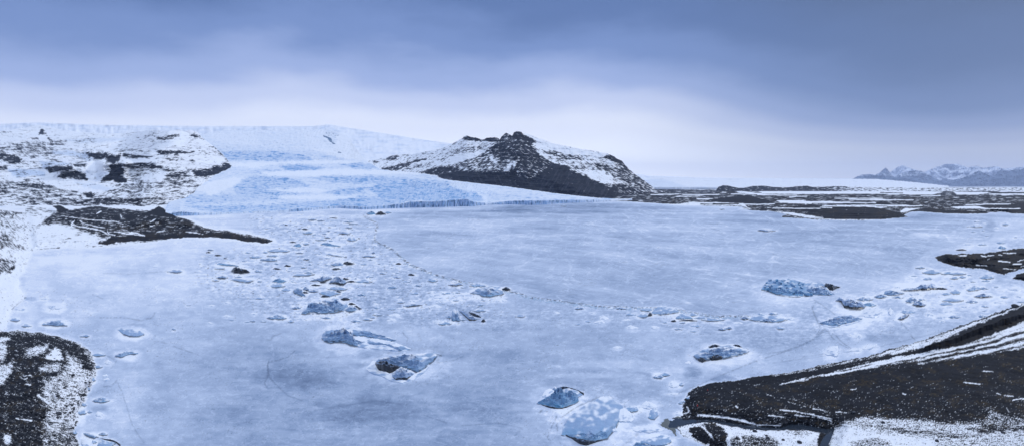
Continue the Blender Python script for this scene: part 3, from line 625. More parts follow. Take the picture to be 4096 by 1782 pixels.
# rubble seam, right half
B('D', 'slab', ([(550, 448), (575, 415), (605, 398), (650, 375), (720, 392), (800, 400), (835, 432)], [(550, 460), (640, 472), (740, 462), (835, 445)]), 'pale blunt iceberg on the rubble seam with a dark slot at its left')
B('D', 'slab', ([(810, 500), (850, 465), (900, 455), (950, 460), (990, 508)], [(810, 512), (900, 520), (990, 516)]), 'low shell-shaped ice lump right of the blunt berg on the rubble seam')
B('D', 'slab', (930, 446, 1045, 490), 'small snowy block behind the shell-shaped ice lump', 'ice_chunk', 'ice chunk')
B('D', 'slab', (1085, 500, 1332, 540), 'long thin lens-shaped iceberg on the rubble seam')
B('D', 'slab', (1590, 460, 2000, 552), 'wide broken snowy iceberg at the right end of the rubble seam', parts=(('ice_knob', 'dome', (1795, 440, 1905, 475)), ('ice_knob', 'dome', (1685, 448, 1750, 490)), ('ice_knob', 'grey', (1720, 505, 1900, 556))))
B('D', 'floe', (1980, 490, 2092, 532), 'pale pointed floe right of the wide broken iceberg', 'ice_floe', 'ice floe')
B('D', 'grey', (1500, 482, 1590, 528), 'dark little ice lump left of the wide broken iceberg', 'ice_chunk', 'ice chunk')
B('D', 'dark', (512, 446, 560, 490), 'black upright ice shard against the blunt berg', 'ice_chunk', 'ice chunk')
B('D', 'slab', (430, 395, 555, 436), 'small pale block left of the black shard on the rubble seam', 'ice_chunk', 'ice chunk')
B('D', 'slab', (400, 452, 512, 505), 'snowy broken floe in front of the black shard', 'ice_floe', 'ice floe')
B('D', 'dark', (845, 524, 1035, 540), 'thin black-edged ice sliver under the shell-shaped lump', 'ice_chunk', 'ice chunk')
B('D', 'dark', (758, 524, 812, 550), 'small black ice lump at the left end of a thin sliver', 'ice_chunk', 'ice chunk')
B('D', 'arm', ([(1004, 905), (1050, 868), (1100, 842), (1170, 830), (1300, 806), (1420, 800), (1500, 822), (1560, 850), (1580, 866)], [(1004, 915), (1030, 938), (1060, 962), (1120, 962), (1180, 950), (1320, 942), (1430, 918), (1500, 898), (1580, 872)]),
  'whale-shaped iceberg with a black cave in its near side', parts=(
      ('debris_face', 'dark', ([(1172, 925), (1200, 912), (1260, 905), (1325, 915)], [(1172, 945), (1195, 965), (1260, 958), (1325, 940)])),
      ('debris_face', 'dark', ([(1045, 935), (1090, 928), (1135, 945)], [(1045, 955), (1090, 984), (1135, 966)])),
      ('snow_patch', 'floe', ([(1060, 860), (1150, 810), (1300, 790), (1420, 785), (1600, 855)], [(1060, 870), (1150, 835), (1300, 812), (1420, 808), (1600, 868)]))))
B('D', 'dark', (1150, 788, 1300, 832), 'black ice rim standing behind the left of the whale-shaped berg', 'ice_chunk', 'ice chunk')
B('D', 'dark', (1400, 788, 1510, 828), 'thin black ice rim behind the right of the whale-shaped berg', 'ice_chunk', 'ice chunk')
B('D', 'slab', (1888, 590, 1966, 632), 'small snowy lump below the wide broken iceberg', 'ice_chunk', 'ice chunk')
B('D', 'grey', (1333, 595, 1412, 632), 'small grey pyramid of ice between the seam and the whale-shaped berg', 'ice_chunk', 'ice chunk')
B('D', 'floe', (135, 805, 236, 836), 'small white oval floe left of the whale-shaped berg', 'ice_floe', 'ice floe')
B('D', 'floe', (905, 962, 970, 998), 'tiny round floe just left of the whale-shaped berg', 'ice_floe', 'ice floe')
B('D', 'slab', (590, 1090, 745, 1130), 'small ice lump with a dark back rim left of the dark shore tip', 'ice_chunk', 'ice chunk')
# right cluster
B('E', 'heap', ([(380, 262), (400, 215), (430, 190), (500, 180), (600, 172), (720, 175), (800, 200), (860, 225)], [(380, 272), (450, 290), (540, 325), (640, 340), (750, 345), (860, 335)]),
  'collapsed bright blue iceberg, a heap of turquoise blocks with a dirty right half', parts=(
      ('ice_slab', 'arm', ([(820, 240), (900, 222), (990, 232), (1050, 250), (1080, 285), (1130, 320)], [(820, 300), (900, 325), (1000, 334), (1080, 334), (1130, 326)])),
      ('debris_face', 'dark', ([(1020, 240), (1035, 205), (1080, 215), (1130, 232), (1188, 245)], [(1020, 262), (1060, 280), (1110, 285), (1150, 262), (1188, 252)])),
      ('ice_slab', 'slab', ([(780, 200), (860, 195), (960, 200), (1030, 215)], [(780, 225), (860, 240), (960, 245), (1030, 240)])),
      ('snow_patch', 'floe', ([(540, 318), (600, 318), (700, 330), (780, 340)], [(540, 325), (600, 335), (700, 348), (780, 346)]))))
B('E', 'grey', ([(1145, 380), (1180, 352), (1250, 368), (1330, 382), (1400, 395), (1440, 440)], [(1145, 388), (1200, 402), (1225, 460), (1300, 478), (1390, 482), (1440, 458)]), 'dark jagged iceberg cluster with a ridge running down to the right')
B('E', 'dome', (1362, 343, 1522, 392), 'grey rounded ice hump behind the dark jagged cluster')
B('E', 'blue', (1408, 405, 1556, 447), 'small pale blue ice hump at the right side of the dark jagged cluster')
B('E', 'arm', ([(980, 612), (1060, 588), (1100, 560), (1200, 545), (1280, 533), (1340, 550), (1425, 572)], [(980, 622), (1040, 640), (1090, 652), (1180, 652), (1210, 632), (1300, 620), (1425, 578)]), 'long furrowed blue-grey iceberg where the foot tracks meet',
  parts=(('snow_patch', 'floe', ([(975, 630), (1100, 640), (1200, 635), (1300, 612), (1430, 580)], [(975, 638), (1080, 662), (1200, 658), (1320, 628), (1430, 588)])),))
B('E', 'floe', ([(1395, 530), (1440, 475), (1500, 468), (1580, 480), (1635, 490)], [(1395, 540), (1440, 558), (1520, 568), (1600, 552), (1635, 500)]), 'large flat pale polygon floe with bright rims beside the furrowed iceberg', 'ice_floe', 'ice floe')
B('E', 'arm', (1540, 318, 1680, 362), 'low streaked iceberg left of the snow-filled ring iceberg')
B('E', 'arm', ([(1638, 310), (1650, 285), (1690, 278), (1760, 290), (1840, 306)], [(1638, 320), (1680, 335), (1760, 334), (1840, 312)]), 'ring-shaped iceberg with a dark outline and a white snowy middle',
  parts=(('snow_patch', 'floe', (1690, 292, 1790, 322)),))
B('E', 'grey', ([(1812, 275), (1900, 262), (1980, 250), (2010, 222), (2100, 215), (2130, 200), (2175, 230), (2190, 262)], [(1812, 282), (1900, 284), (2000, 282), (2100, 275), (2190, 268)]), 'long sloping iceberg with a dark rough ridge and a pale left ramp',
  parts=(('debris_face', 'dark', (2170, 252, 2295, 276)), ('ice_ramp', 'slab', (1830, 256, 1990, 282))))
B('E', 'dome', (1850, 350, 2010, 412), 'grey humped iceberg with a dark left wing right of the jagged cluster')
B('E', 'grey', (1930, 385, 2078, 452), 'lower dark-sided block leaning on the grey humped iceberg')
B('E', 'grey', ([(1770, 580), (1810, 545), (1860, 530), (1898, 526)], [(1770, 586), (1820, 588), (1870, 560), (1898, 532)]), 'small dark wedge iceberg at the head of a thin crack')
B('E', 'slab', (2238, 358, 2455, 400), 'long low white loaf of ice near the right edge')
B('E', 'floe', ([(1025, 930), (1050, 880), (1100, 858), (1165, 850)], [(1025, 945), (1090, 955), (1150, 970), (1165, 960)]), 'triangular white floe with a dark near edge by the shore', 'ice_floe', 'ice floe')
B('E', 'floe', (1268, 875, 1430, 912), 'flat lens-shaped floe between the triangular floe and the shore', 'ice_floe', 'ice floe')
B('E', 'floe', ([(1440, 880), (1500, 850), (1568, 834)], [(1440, 888), (1500, 895), (1568, 842)]), 'slanted flat floe pointing up right near the shore', 'ice_floe', 'ice floe')
B('E', 'floe', (1300, 724, 1420, 780), 'round snowy floe alone between two thin cracks', 'ice_floe', 'ice floe')
B('E', 'dome', (1268, 730, 1302, 748), 'tiny grey lump left of the lone round floe', 'ice_chunk', 'ice chunk')
B('E', 'floe', (2155, 523, 2312, 577), 'larger white floe of a pair near the right shore', 'ice_floe', 'ice floe')
B('E', 'floe', (2060, 508, 2160, 552), 'smaller white floe of a pair near the right shore', 'ice_floe', 'ice floe')
B('E', 'slab', (2320, 268, 2432, 322), 'broken snowy ice blocks right of the long sloping iceberg')
B('E', 'slab', (2035, 66, 2222, 116), 'low peaked white iceberg before the black gravel spit')
B('E', 'slab', (2230, 90, 2480, 124), 'wide low snowy iceberg with a dark top edge under the spit')
B('E', 'slab', (2320, 140, 2405, 166), 'small snowy lump in a line right of the peaked white berg', 'ice_chunk', 'ice chunk')
B('E', 'slab', (1965, 35, 2055, 58), 'small flat lump nearest the tip of the black spit', 'ice_chunk', 'ice chunk')
B('E', 'slab', (2490, 240, 2600, 292), 'white ice block near the right edge above the long loaf')
B('E', 'grey', (2385, 330, 2390, 340), 'speck of grey ice above the long white loaf', 'ice_chunk', 'ice chunk')
B('H', 'grey', (1270, 712, 1505, 768), 'dirty broken iceberg near the right edge of the lake')
B('H', 'slab', (1340, 470, 1520, 532), 'pile of tilted white plates below the black spit')
B('H', 'slab', (1080, 484, 1175, 520), 'small tilted white block left of the pile of plates', 'ice_chunk', 'ice chunk')
B('H', 'slab', (1220, 606, 1365, 672), 'pale rounded iceberg above the dirty one')
B('H', 'floe', (1700, 630, 1900, 680), 'ringed white floe at the right edge', 'ice_floe', 'ice floe')
B('H', 'floe', (870, 905, 1005, 960), 'round white floe left of the shore among a group', 'ice_floe', 'ice floe')
B('H', 'floe', (160, 895, 245, 985), 'faint round floe above the dark wedge', 'ice_floe', 'ice floe')
B('H', 'floe', (815, 1044, 905, 1085), 'faint white floe closest to the dark shore bank', 'ice_floe', 'ice floe')
B('H', 'dark', (1040, 140, 1170, 160), 'thin dark ice streak on the lake beyond the black spit')
B('H', 'blue', (1575, 98, 1680, 145), 'small blue ice block beyond the black spit')
B('5', 'dome', ([(1595, 855), (1640, 842), (1665, 835), (1700, 852), (1735, 833), (1765, 852)], [(1595, 858), (1680, 864), (1765, 858)]), 'small lone blue twin-peaked iceberg on smooth ice at far right')
B('5', 'slab', (1980, 812, 2065, 845), 'small white iceberg on the rough ice at the far right edge')
B('4', 'grey', ([(930, 893), (960, 880), (985, 882), (1010, 892), (1060, 893), (1110, 887), (1122, 895)], [(930, 897), (1000, 908), (1050, 912), (1122, 901)]), 'small dark lone iceberg far out on the smooth ice')
B('4', 'slab', (503, 652, 553, 666), 'tiny white iceberg on smooth ice near the far shore', 'ice_chunk', 'ice chunk')
B('3', 'slab', (833, 692, 872, 699), 'tiny dark-edged berg just off the glacier front', 'ice_chunk', 'ice chunk')
# middle left cluster
B('G', 'arm', ([(768, 938), (840, 865), (870, 788), (960, 770), (1080, 750), (1200, 728), (1260, 708), (1330, 725), (1400, 760), (1450, 800), (1465, 835)], [(768, 944), (820, 952), (960, 925), (1000, 940), (1130, 940), (1250, 930), (1360, 908), (1420, 880), (1465, 850)]),
  'big angular slate-blue iceberg with a wing-like crest', parts=(
      ('ice_crest', 'arm', ([(1155, 800), (1200, 755), (1260, 712), (1330, 745), (1400, 800), (1460, 832)], [(1155, 806), (1220, 832), (1300, 822), (1380, 835), (1460, 842)])),
      ('ice_crest', 'arm', ([(985, 925), (1050, 880), (1120, 858), (1200, 880), (1260, 905), (1340, 908)], [(985, 935), (1060, 942), (1200, 936), (1340, 914)])),
      ('debris_face', 'dark', (1345, 700, 1500, 752)), ('snow_patch', 'floe', ([(1330, 850), (1400, 835), (1470, 845)], [(1330, 895), (1400, 905), (1470, 880)]))))
B('G', 'arm', (1410, 822, 1605, 918), 'square block at the right foot of the wing-crested iceberg')
B('G', 'dark', (1470, 780, 1575, 815), 'black ice bank between the wing-crested iceberg and the curved crack', 'ice_chunk', 'ice chunk')
B('G', 'dark', ([(1560, 825), (1590, 820), (1630, 850), (1665, 862)], [(1560, 832), (1610, 850), (1630, 886), (1665, 868)]), 'black curved rim right of the square ice block', 'ice_chunk', 'ice chunk')
B('G', 'arm', ([(650, 580), (670, 560), (700, 548), (740, 560), (780, 580), (790, 630), (840, 680)], [(650, 600), (665, 640), (740, 672), (790, 690), (840, 692), (841, 690)]), 'crescent-shaped blue iceberg with a dark pool',
  parts=(('ice_crest', 'grey', ([(790, 570), (830, 533), (870, 560), (892, 600)], [(790, 590), (830, 605), (892, 606)])), ('debris_face', 'dark', (780, 608, 875, 645))))
B('G', 'grey', ([(905, 450), (960, 425), (1040, 410), (1100, 365), (1140, 360), (1190, 385), (1225, 400)], [(905, 456), (1000, 455), (1060, 480), (1110, 484), (1150, 455), (1225, 415)]), 'slate-grey iceberg with a knob, left of a taller twin')
B('G', 'grey', ([(1182, 485), (1215, 430), (1270, 395), (1310, 384), (1380, 420), (1430, 450), (1440, 470)], [(1182, 492), (1280, 498), (1340, 520), (1390, 522), (1440, 480)]), 'tall slate-grey pyramid iceberg, right one of the twins')
B('G', 'dark', (1380, 405, 1480, 440), 'black shard between the grey pyramid and the long thin floe', 'ice_chunk', 'ice chunk')
B('G', 'slab', (1575, 428, 1825, 488), 'long thin floe with black near edge right of the grey pyramid', 'ice_floe', 'ice floe')
B('G', 'dark', (1440, 450, 1580, 478), 'thin dark slivers joining the pyramid to the long floe', 'ice_chunk', 'ice chunk')
B('G', 'slab', ([(645, 372), (680, 345), (780, 345), (860, 340), (960, 345)], [(645, 382), (760, 386), (860, 380), (960, 355)]), 'log-shaped pale blue iceberg above the crescent')
B('G', 'arm', (820, 314, 925, 345), 'small ridge of ice behind the log-shaped iceberg')
B('G', 'blue', (340, 416, 542, 482), 'low blue winding iceberg left of the log-shaped one')
B('G', 'slab', (288, 484, 522, 556), 'snowy lump in front of the low blue winding iceberg')
B('G', 'slab', (1165, 536, 1450, 596), 'pale tilted plate in front of the grey pyramid')
B('G', 'slab', ([(1040, 625), (1120, 600), (1230, 588), (1310, 620), (1350, 640)], [(1040, 640), (1120, 668), (1190, 692), (1260, 665), (1350, 646)]), 'large pale plate with a black gap, behind the wing-crested iceberg')
B('G', 'dark', (1060, 668, 1190, 698), 'black open gap edge below the large pale plate', 'ice_chunk', 'ice chunk')
B('G', 'dark', (1280, 596, 1360, 630), 'black notch at the right of the large pale plate', 'ice_chunk', 'ice chunk')
B('G', 'dome', ([(1210, 205), (1260, 180), (1340, 165), (1395, 200)], [(1210, 212), (1260, 232), (1340, 238), (1395, 225)]), 'fluffy rounded blue iceberg with a dark tail to its right')
B('G', 'dark', (1390, 168, 1560, 215), 'dark broken tail right of the fluffy rounded iceberg', 'ice_chunk', 'ice chunk')
B('G', 'grey', (795, 106, 885, 146), 'small peaked grey berg far above the log-shaped one', 'ice_chunk', 'ice chunk')
B('G', 'dome', ([(150, 132), (200, 115), (232, 120), (265, 98), (330, 110), (400, 130)], [(150, 146), (220, 152), (280, 160), (350, 158), (400, 145)]), 'pair of joined blue domes left of the debris field')
B('G', 'dome', (0, 66, 165, 122), 'rounded blue iceberg left of the joined blue domes')
B('G', 'arm', ([(252, 1000), (300, 985), (380, 965), (450, 960), (520, 1000), (542, 1008)], [(252, 1010), (320, 1026), (420, 1032), (500, 1028), (542, 1014)]), 'scaly dark-topped low iceberg below left of the wing-crested one')
B('G', 'slab', (560, 1034, 648, 1082), 'small slanted oval floe right of the scaly dark-topped berg', 'ice_floe', 'ice floe')
B('G', 'slab', (145, 1044, 235, 1072), 'small oval floe left of the scaly dark-topped berg', 'ice_floe', 'ice floe')
B('G', 'slab', (0, 1036, 80, 1066), 'oval floe farthest left of the scaly dark-topped berg', 'ice_floe', 'ice floe')
B('G', 'slab', ([(1146, 58), (1180, 40), (1250, 62), (1350, 75), (1440, 95)], [(1146, 64), (1250, 76), (1350, 92), (1440, 102)]), 'long ramp-shaped plate with a dark near edge')
B('G', 'grey', (1680, 70, 1868, 106), 'long low grey iceberg close to the rubble seam')
B('G', 'dome', (768, 234, 842, 266), 'small peaked blue-grey lump above the log-shaped iceberg', 'ice_chunk', 'ice chunk')
B('G', 'slab', (256, 58, 425, 96), 'low pale lump just behind the joined blue domes', 'ice_chunk', 'ice chunk')
B('G', 'dark', (1225, 260, 1360, 288), 'small dark peaked shard right of centre in the debris field', 'ice_chunk', 'ice chunk')
B('G', 'grey', (1815, 10, 1868, 55), 'small dark spiky lump beside the rubble seam', 'ice_chunk', 'ice chunk')
B('A', 'dark', ([(666, 765), (690, 732), (720, 728), (780, 745), (830, 752), (860, 760), (880, 785)], [(666, 775), (700, 798), (770, 806), (840, 796), (880, 788)]), 'black boulder-like dirty iceberg alone on the left of the debris field')
B('A', 'blue', ([(495, 690), (520, 675), (600, 688), (680, 698), (745, 712)], [(495, 700), (600, 706), (680, 710), (745, 717)]), 'long low turquoise sliver of ice behind the black iceberg')
B('A', 'slab', (470, 730, 582, 752), 'thin ice lump left of the black iceberg', 'ice_chunk', 'ice chunk')
B('A', 'grey', (490, 822, 622, 868), 'grey rounded lump below left of the black iceberg')
B('A', 'slab', (440, 874, 520, 894), 'small flat lump below the grey rounded lump', 'ice_chunk', 'ice chunk')
B('A', 'slab', ([(668, 872), (700, 856), (800, 870), (930, 878)], [(668, 878), (760, 900), (860, 910), (930, 888)]), 'wide flat floe in front of the black iceberg', 'ice_floe', 'ice floe')
B('A', 'slab', (1090, 512, 1345, 556), 'long pale iceberg north of the joined blue domes')
B('A', 'blue', (1398, 448, 1492, 490), 'bright blue block-shaped iceberg off the tip of the moraine spit')
B('A', 'blue', ([(1725, 455), (1760, 440), (1820, 445), (1880, 465), (1950, 478)], [(1725, 462), (1820, 480), (1950, 486)]), 'long pale blue iceberg right of the bright blue block')
B('A', 'grey', (1428, 550, 1512, 568), 'small dark-edged lump below the bright blue block', 'ice_chunk', 'ice chunk')
B('A', 'grey', (385, 510, 452, 536), 'small grey peaked berg alone below the moraine spit', 'ice_chunk', 'ice chunk')
B('A', 'dome', (1573, 150, 1662, 181), 'small blue mound, left of two near the glacier front')
B('A', 'dome', (1676, 168, 1762, 188), 'small blue mound, right of two near the glacier front')
B('A', 'dome', (1990, 182, 2112, 206), 'low blue mound nearest the glacier and the smooth ice')
B('A', 'slab', (2055, 210, 2155, 224), 'thin sliver just below the low blue mound', 'ice_chunk', 'ice chunk')
B('A', 'grey', (1450, 262, 1500, 281), 'small dark mound, left of a dark pair', 'ice_chunk', 'ice chunk')
B('A', 'dark', (1495, 270, 1568, 290), 'small dark mound, right of a dark pair', 'ice_chunk', 'ice chunk')
B('A', 'grey', ([(1938, 325), (1965, 315), (1985, 298), (2010, 320), (2065, 335)], [(1938, 332), (1980, 344), (2065, 340)]), 'sharp dark peaked iceberg high in the debris field')
B('A', 'dome', (2012, 243, 2085, 276), 'small blue rounded berg beyond the sharp dark peak')
B('A', 'slab', (1505, 306, 1620, 338), 'low blue lump below the small dark pair', 'ice_chunk', 'ice chunk')
B('A', 'grey', (1770, 366, 1832, 390), 'small grey mound right of centre near the blue block', 'ice_chunk', 'ice chunk')
B('A', 'slab', (2032, 370, 2145, 426), 'round snowy iceberg below the sharp dark peak')
B('A', 'dark', (1355, 424, 1425, 440), 'small dark sliver off the tip of the moraine spit', 'ice_chunk', 'ice chunk')
B('A', 'slab', (1658, 396, 1782, 414), 'thin flat plate above the long pale blue iceberg', 'ice_floe', 'ice floe')
B('A', 'dark', (1818, 146, 1912, 157), 'thin dark sliver near the glacier front', 'ice_chunk', 'ice chunk')
B('A', 'slab', (1516, 436, 1580, 468), 'small pale mound right of the bright blue block', 'ice_chunk', 'ice chunk')
B('B', 'grey', ([(1265, 385), (1310, 368), (1370, 362), (1430, 372)], [(1265, 390), (1310, 396), (1370, 388), (1430, 378)]), 'small scaly dark iceberg alone between dome and wing-crested bergs')
B('B', 'slab', (1205, 342, 1272, 360), 'tiny pale lump above the small scaly dark iceberg', 'ice_chunk', 'ice chunk')
B('B', 'floe', (1195, 400, 1260, 415), 'tiny white floe below the small scaly dark iceberg', 'ice_floe', 'ice floe')
B('B', 'slab', (990, 456, 1075, 472), 'small lump with dark edge above the long sledge-shaped iceberg', 'ice_chunk', 'ice chunk')
B('B', 'slab', (905, 495, 985, 515), 'small broken lump right above the sledge-shaped iceberg', 'ice_chunk', 'ice chunk')
B('2', 'dark', ([(1125, 758), (1145, 742), (1165, 738), (1200, 755)], [(1125, 762), (1165, 763), (1200, 759)]), 'small black dirty iceberg at the corner of the smooth ice by the glacier')
B('2', 'blue', (1060, 738, 1125, 764), 'pale blue ice heap left of the small black iceberg')
B('2', 'blue', (1198, 738, 1240, 753), 'small blue block right of the small black iceberg', 'ice_chunk', 'ice chunk')
# left bay
B('6', 'slab', ([(636, 490), (650, 485), (700, 490), (750, 498), (775, 512)], [(636, 495), (665, 520), (700, 530), (745, 532), (775, 520)]), 'flat pale iceberg with a dark right corner in the left bay')
B('6', 'arm', ([(620, 632), (650, 618), (700, 606), (745, 618)], [(620, 638), (650, 644), (700, 628), (745, 626)]), 'narrow curved blue iceberg above the left foreground')
B('6', 'dome', ([(228, 462), (270, 445), (320, 437), (362, 465)], [(228, 468), (300, 474), (362, 472)]), 'pointed snow-lit iceberg with a dark tail in the upper left bay')
B('6', 'floe', (246, 350, 346, 386), 'flat white-edged floe in the upper left bay', 'ice_floe', 'ice floe')
B('6', 'floe', (216, 319, 262, 333), 'tiny pale floe nearest the upper left shore', 'ice_floe', 'ice floe')
B('6', 'dome', (498, 855, 588, 888), 'low lens-shaped iceberg off the left gravel shore')
B('6', 'floe', (513, 933, 562, 964), 'small triangular floe below the lens-shaped iceberg', 'ice_floe', 'ice floe')
B('6', 'slab', (415, 924, 466, 952), 'ice block on the snowy edge of the left shore', 'ice_chunk', 'ice chunk')
B('6', 'slab', (470, 927, 498, 944), 'tiny ice block between the shore and the triangular floe', 'ice_chunk', 'ice chunk')
B('6', 'slab', (467, 752, 514, 776), 'small snow-covered block beside the left shore, middle', 'ice_chunk', 'ice chunk')
B('6', 'slab', (455, 804, 486, 826), 'small block with a dark side touching the left shore', 'ice_chunk', 'ice chunk')
B('6', 'slab', (437, 886, 466, 908), 'oval white block on the left shore snow', 'ice_chunk', 'ice chunk')
B('6', 'slab', (498, 618, 568, 638), 'pointed pale lump at the bend of the left shore', 'ice_chunk', 'ice chunk')
B('6', 'floe', (562, 655, 604, 682), 'round floe right of the left shore bend', 'ice_floe', 'ice floe')
B('6', 'floe', (550, 733, 582, 748), 'upper one of two tiny floes off the left shore', 'ice_floe', 'ice floe')
B('6', 'floe', (556, 752, 592, 770), 'lower one of two tiny floes off the left shore', 'ice_floe', 'ice floe')
B('6', 'slab', (505, 680, 552, 702), 'snow-buried block on the left shore bend', 'ice_chunk', 'ice chunk')
B('6', 'slab', (55, 428, 106, 450), 'pale block in the frozen inlet of the upper left shore', 'ice_chunk', 'ice chunk')
B('6', 'slab', (118, 464, 170, 480), 'low white block just above the dark gravel dome', 'ice_chunk', 'ice chunk')
B('6', 'floe', (80, 372, 138, 392), 'white plate below the dark inlet at the left', 'ice_floe', 'ice floe')
B('6', 'slab', (432, 520, 482, 534), 'thin lump above the bend of the left gravel dome', 'ice_chunk', 'ice chunk')
B('6', 'slab', (925, 483, 948, 498), 'tiny dark speck of ice right of the flat pale iceberg', 'ice_chunk', 'ice chunk')
B('6', 'slab', (905, 170, 985, 188), 'small white broken floe in the upper part of the left bay', 'ice_floe', 'ice floe')
B('N', 'dome', ([(490, 650), (560, 620), (700, 620), (850, 680), (960, 740), (1040, 775)], [(490, 670), (600, 740), (740, 800), (900, 840), (960, 790), (1040, 785)]), 'ribbed blue log of ice in the corner by the left gravel shore')
B('N', 'slab', ([(1010, 1080), (1060, 930), (1110, 835), (1300, 900), (1500, 945), (1680, 990)], [(1010, 1100), (1060, 1180), (1300, 1250), (1450, 1150), (1600, 1080), (1680, 1010)]), 'flat angular blue-white slab at the bottom left corner',
  parts=(('debris_rim', 'dark', ([(1120, 830), (1300, 850), (1500, 870), (1740, 960), (1860, 1060)], [(1120, 838), (1300, 895), (1500, 942), (1700, 1010), (1860, 1150)])),))
B('N', 'slab', ([(775, 980), (840, 900), (980, 950)], [(775, 990), (810, 1055), (980, 980)]), 'small triangular ice plate between the blue log and the corner slab', 'ice_chunk', 'ice chunk')
B('N', 'floe', ([(400, 920), (440, 870), (600, 885), (780, 930), (860, 960)], [(400, 1000), (440, 1150), (650, 1200), (800, 1150), (860, 1060)]), 'smooth grey floe at the bottom left below the blue log', 'ice_floe', 'ice floe')
B('N', 'slab', (60, 520, 260, 700), 'snowy block frozen to the gravel above the grey corner floe', 'ice_chunk', 'ice chunk')
B('N', 'dome', (1050, 610, 1380, 730), 'bright white-tipped ice lump right of the blue log')

def auto_outline(g, rnd):
    _, x0, y0, x1, y1 = g
    w, hh = x1 - x0, y1 - y0
    k = 7; xs = np.linspace(x0, x1, k)
    pk = rnd.uniform(.25, .75)
    t = np.linspace(0, 1, k)
    prof = np.minimum(t / pk, (1 - t) / (1 - pk)) ** .62
    prof = np.clip(prof * np.array([1] + [rnd.uniform(.72, 1.0) for _ in range(k - 2)] + [1]), 0, 1)
    mid = y0 + hh * .66
    low = np.sin(np.pi * t) ** .6 * np.array([rnd.uniform(.55, 1) for _ in range(k)])
    top = np.stack([xs, mid - prof / max(prof.max(), .01) * (mid - y0)], 1); bot = np.stack([xs, mid + low / max(low.max(), .01) * (y1 - mid)], 1)
    return top, bot

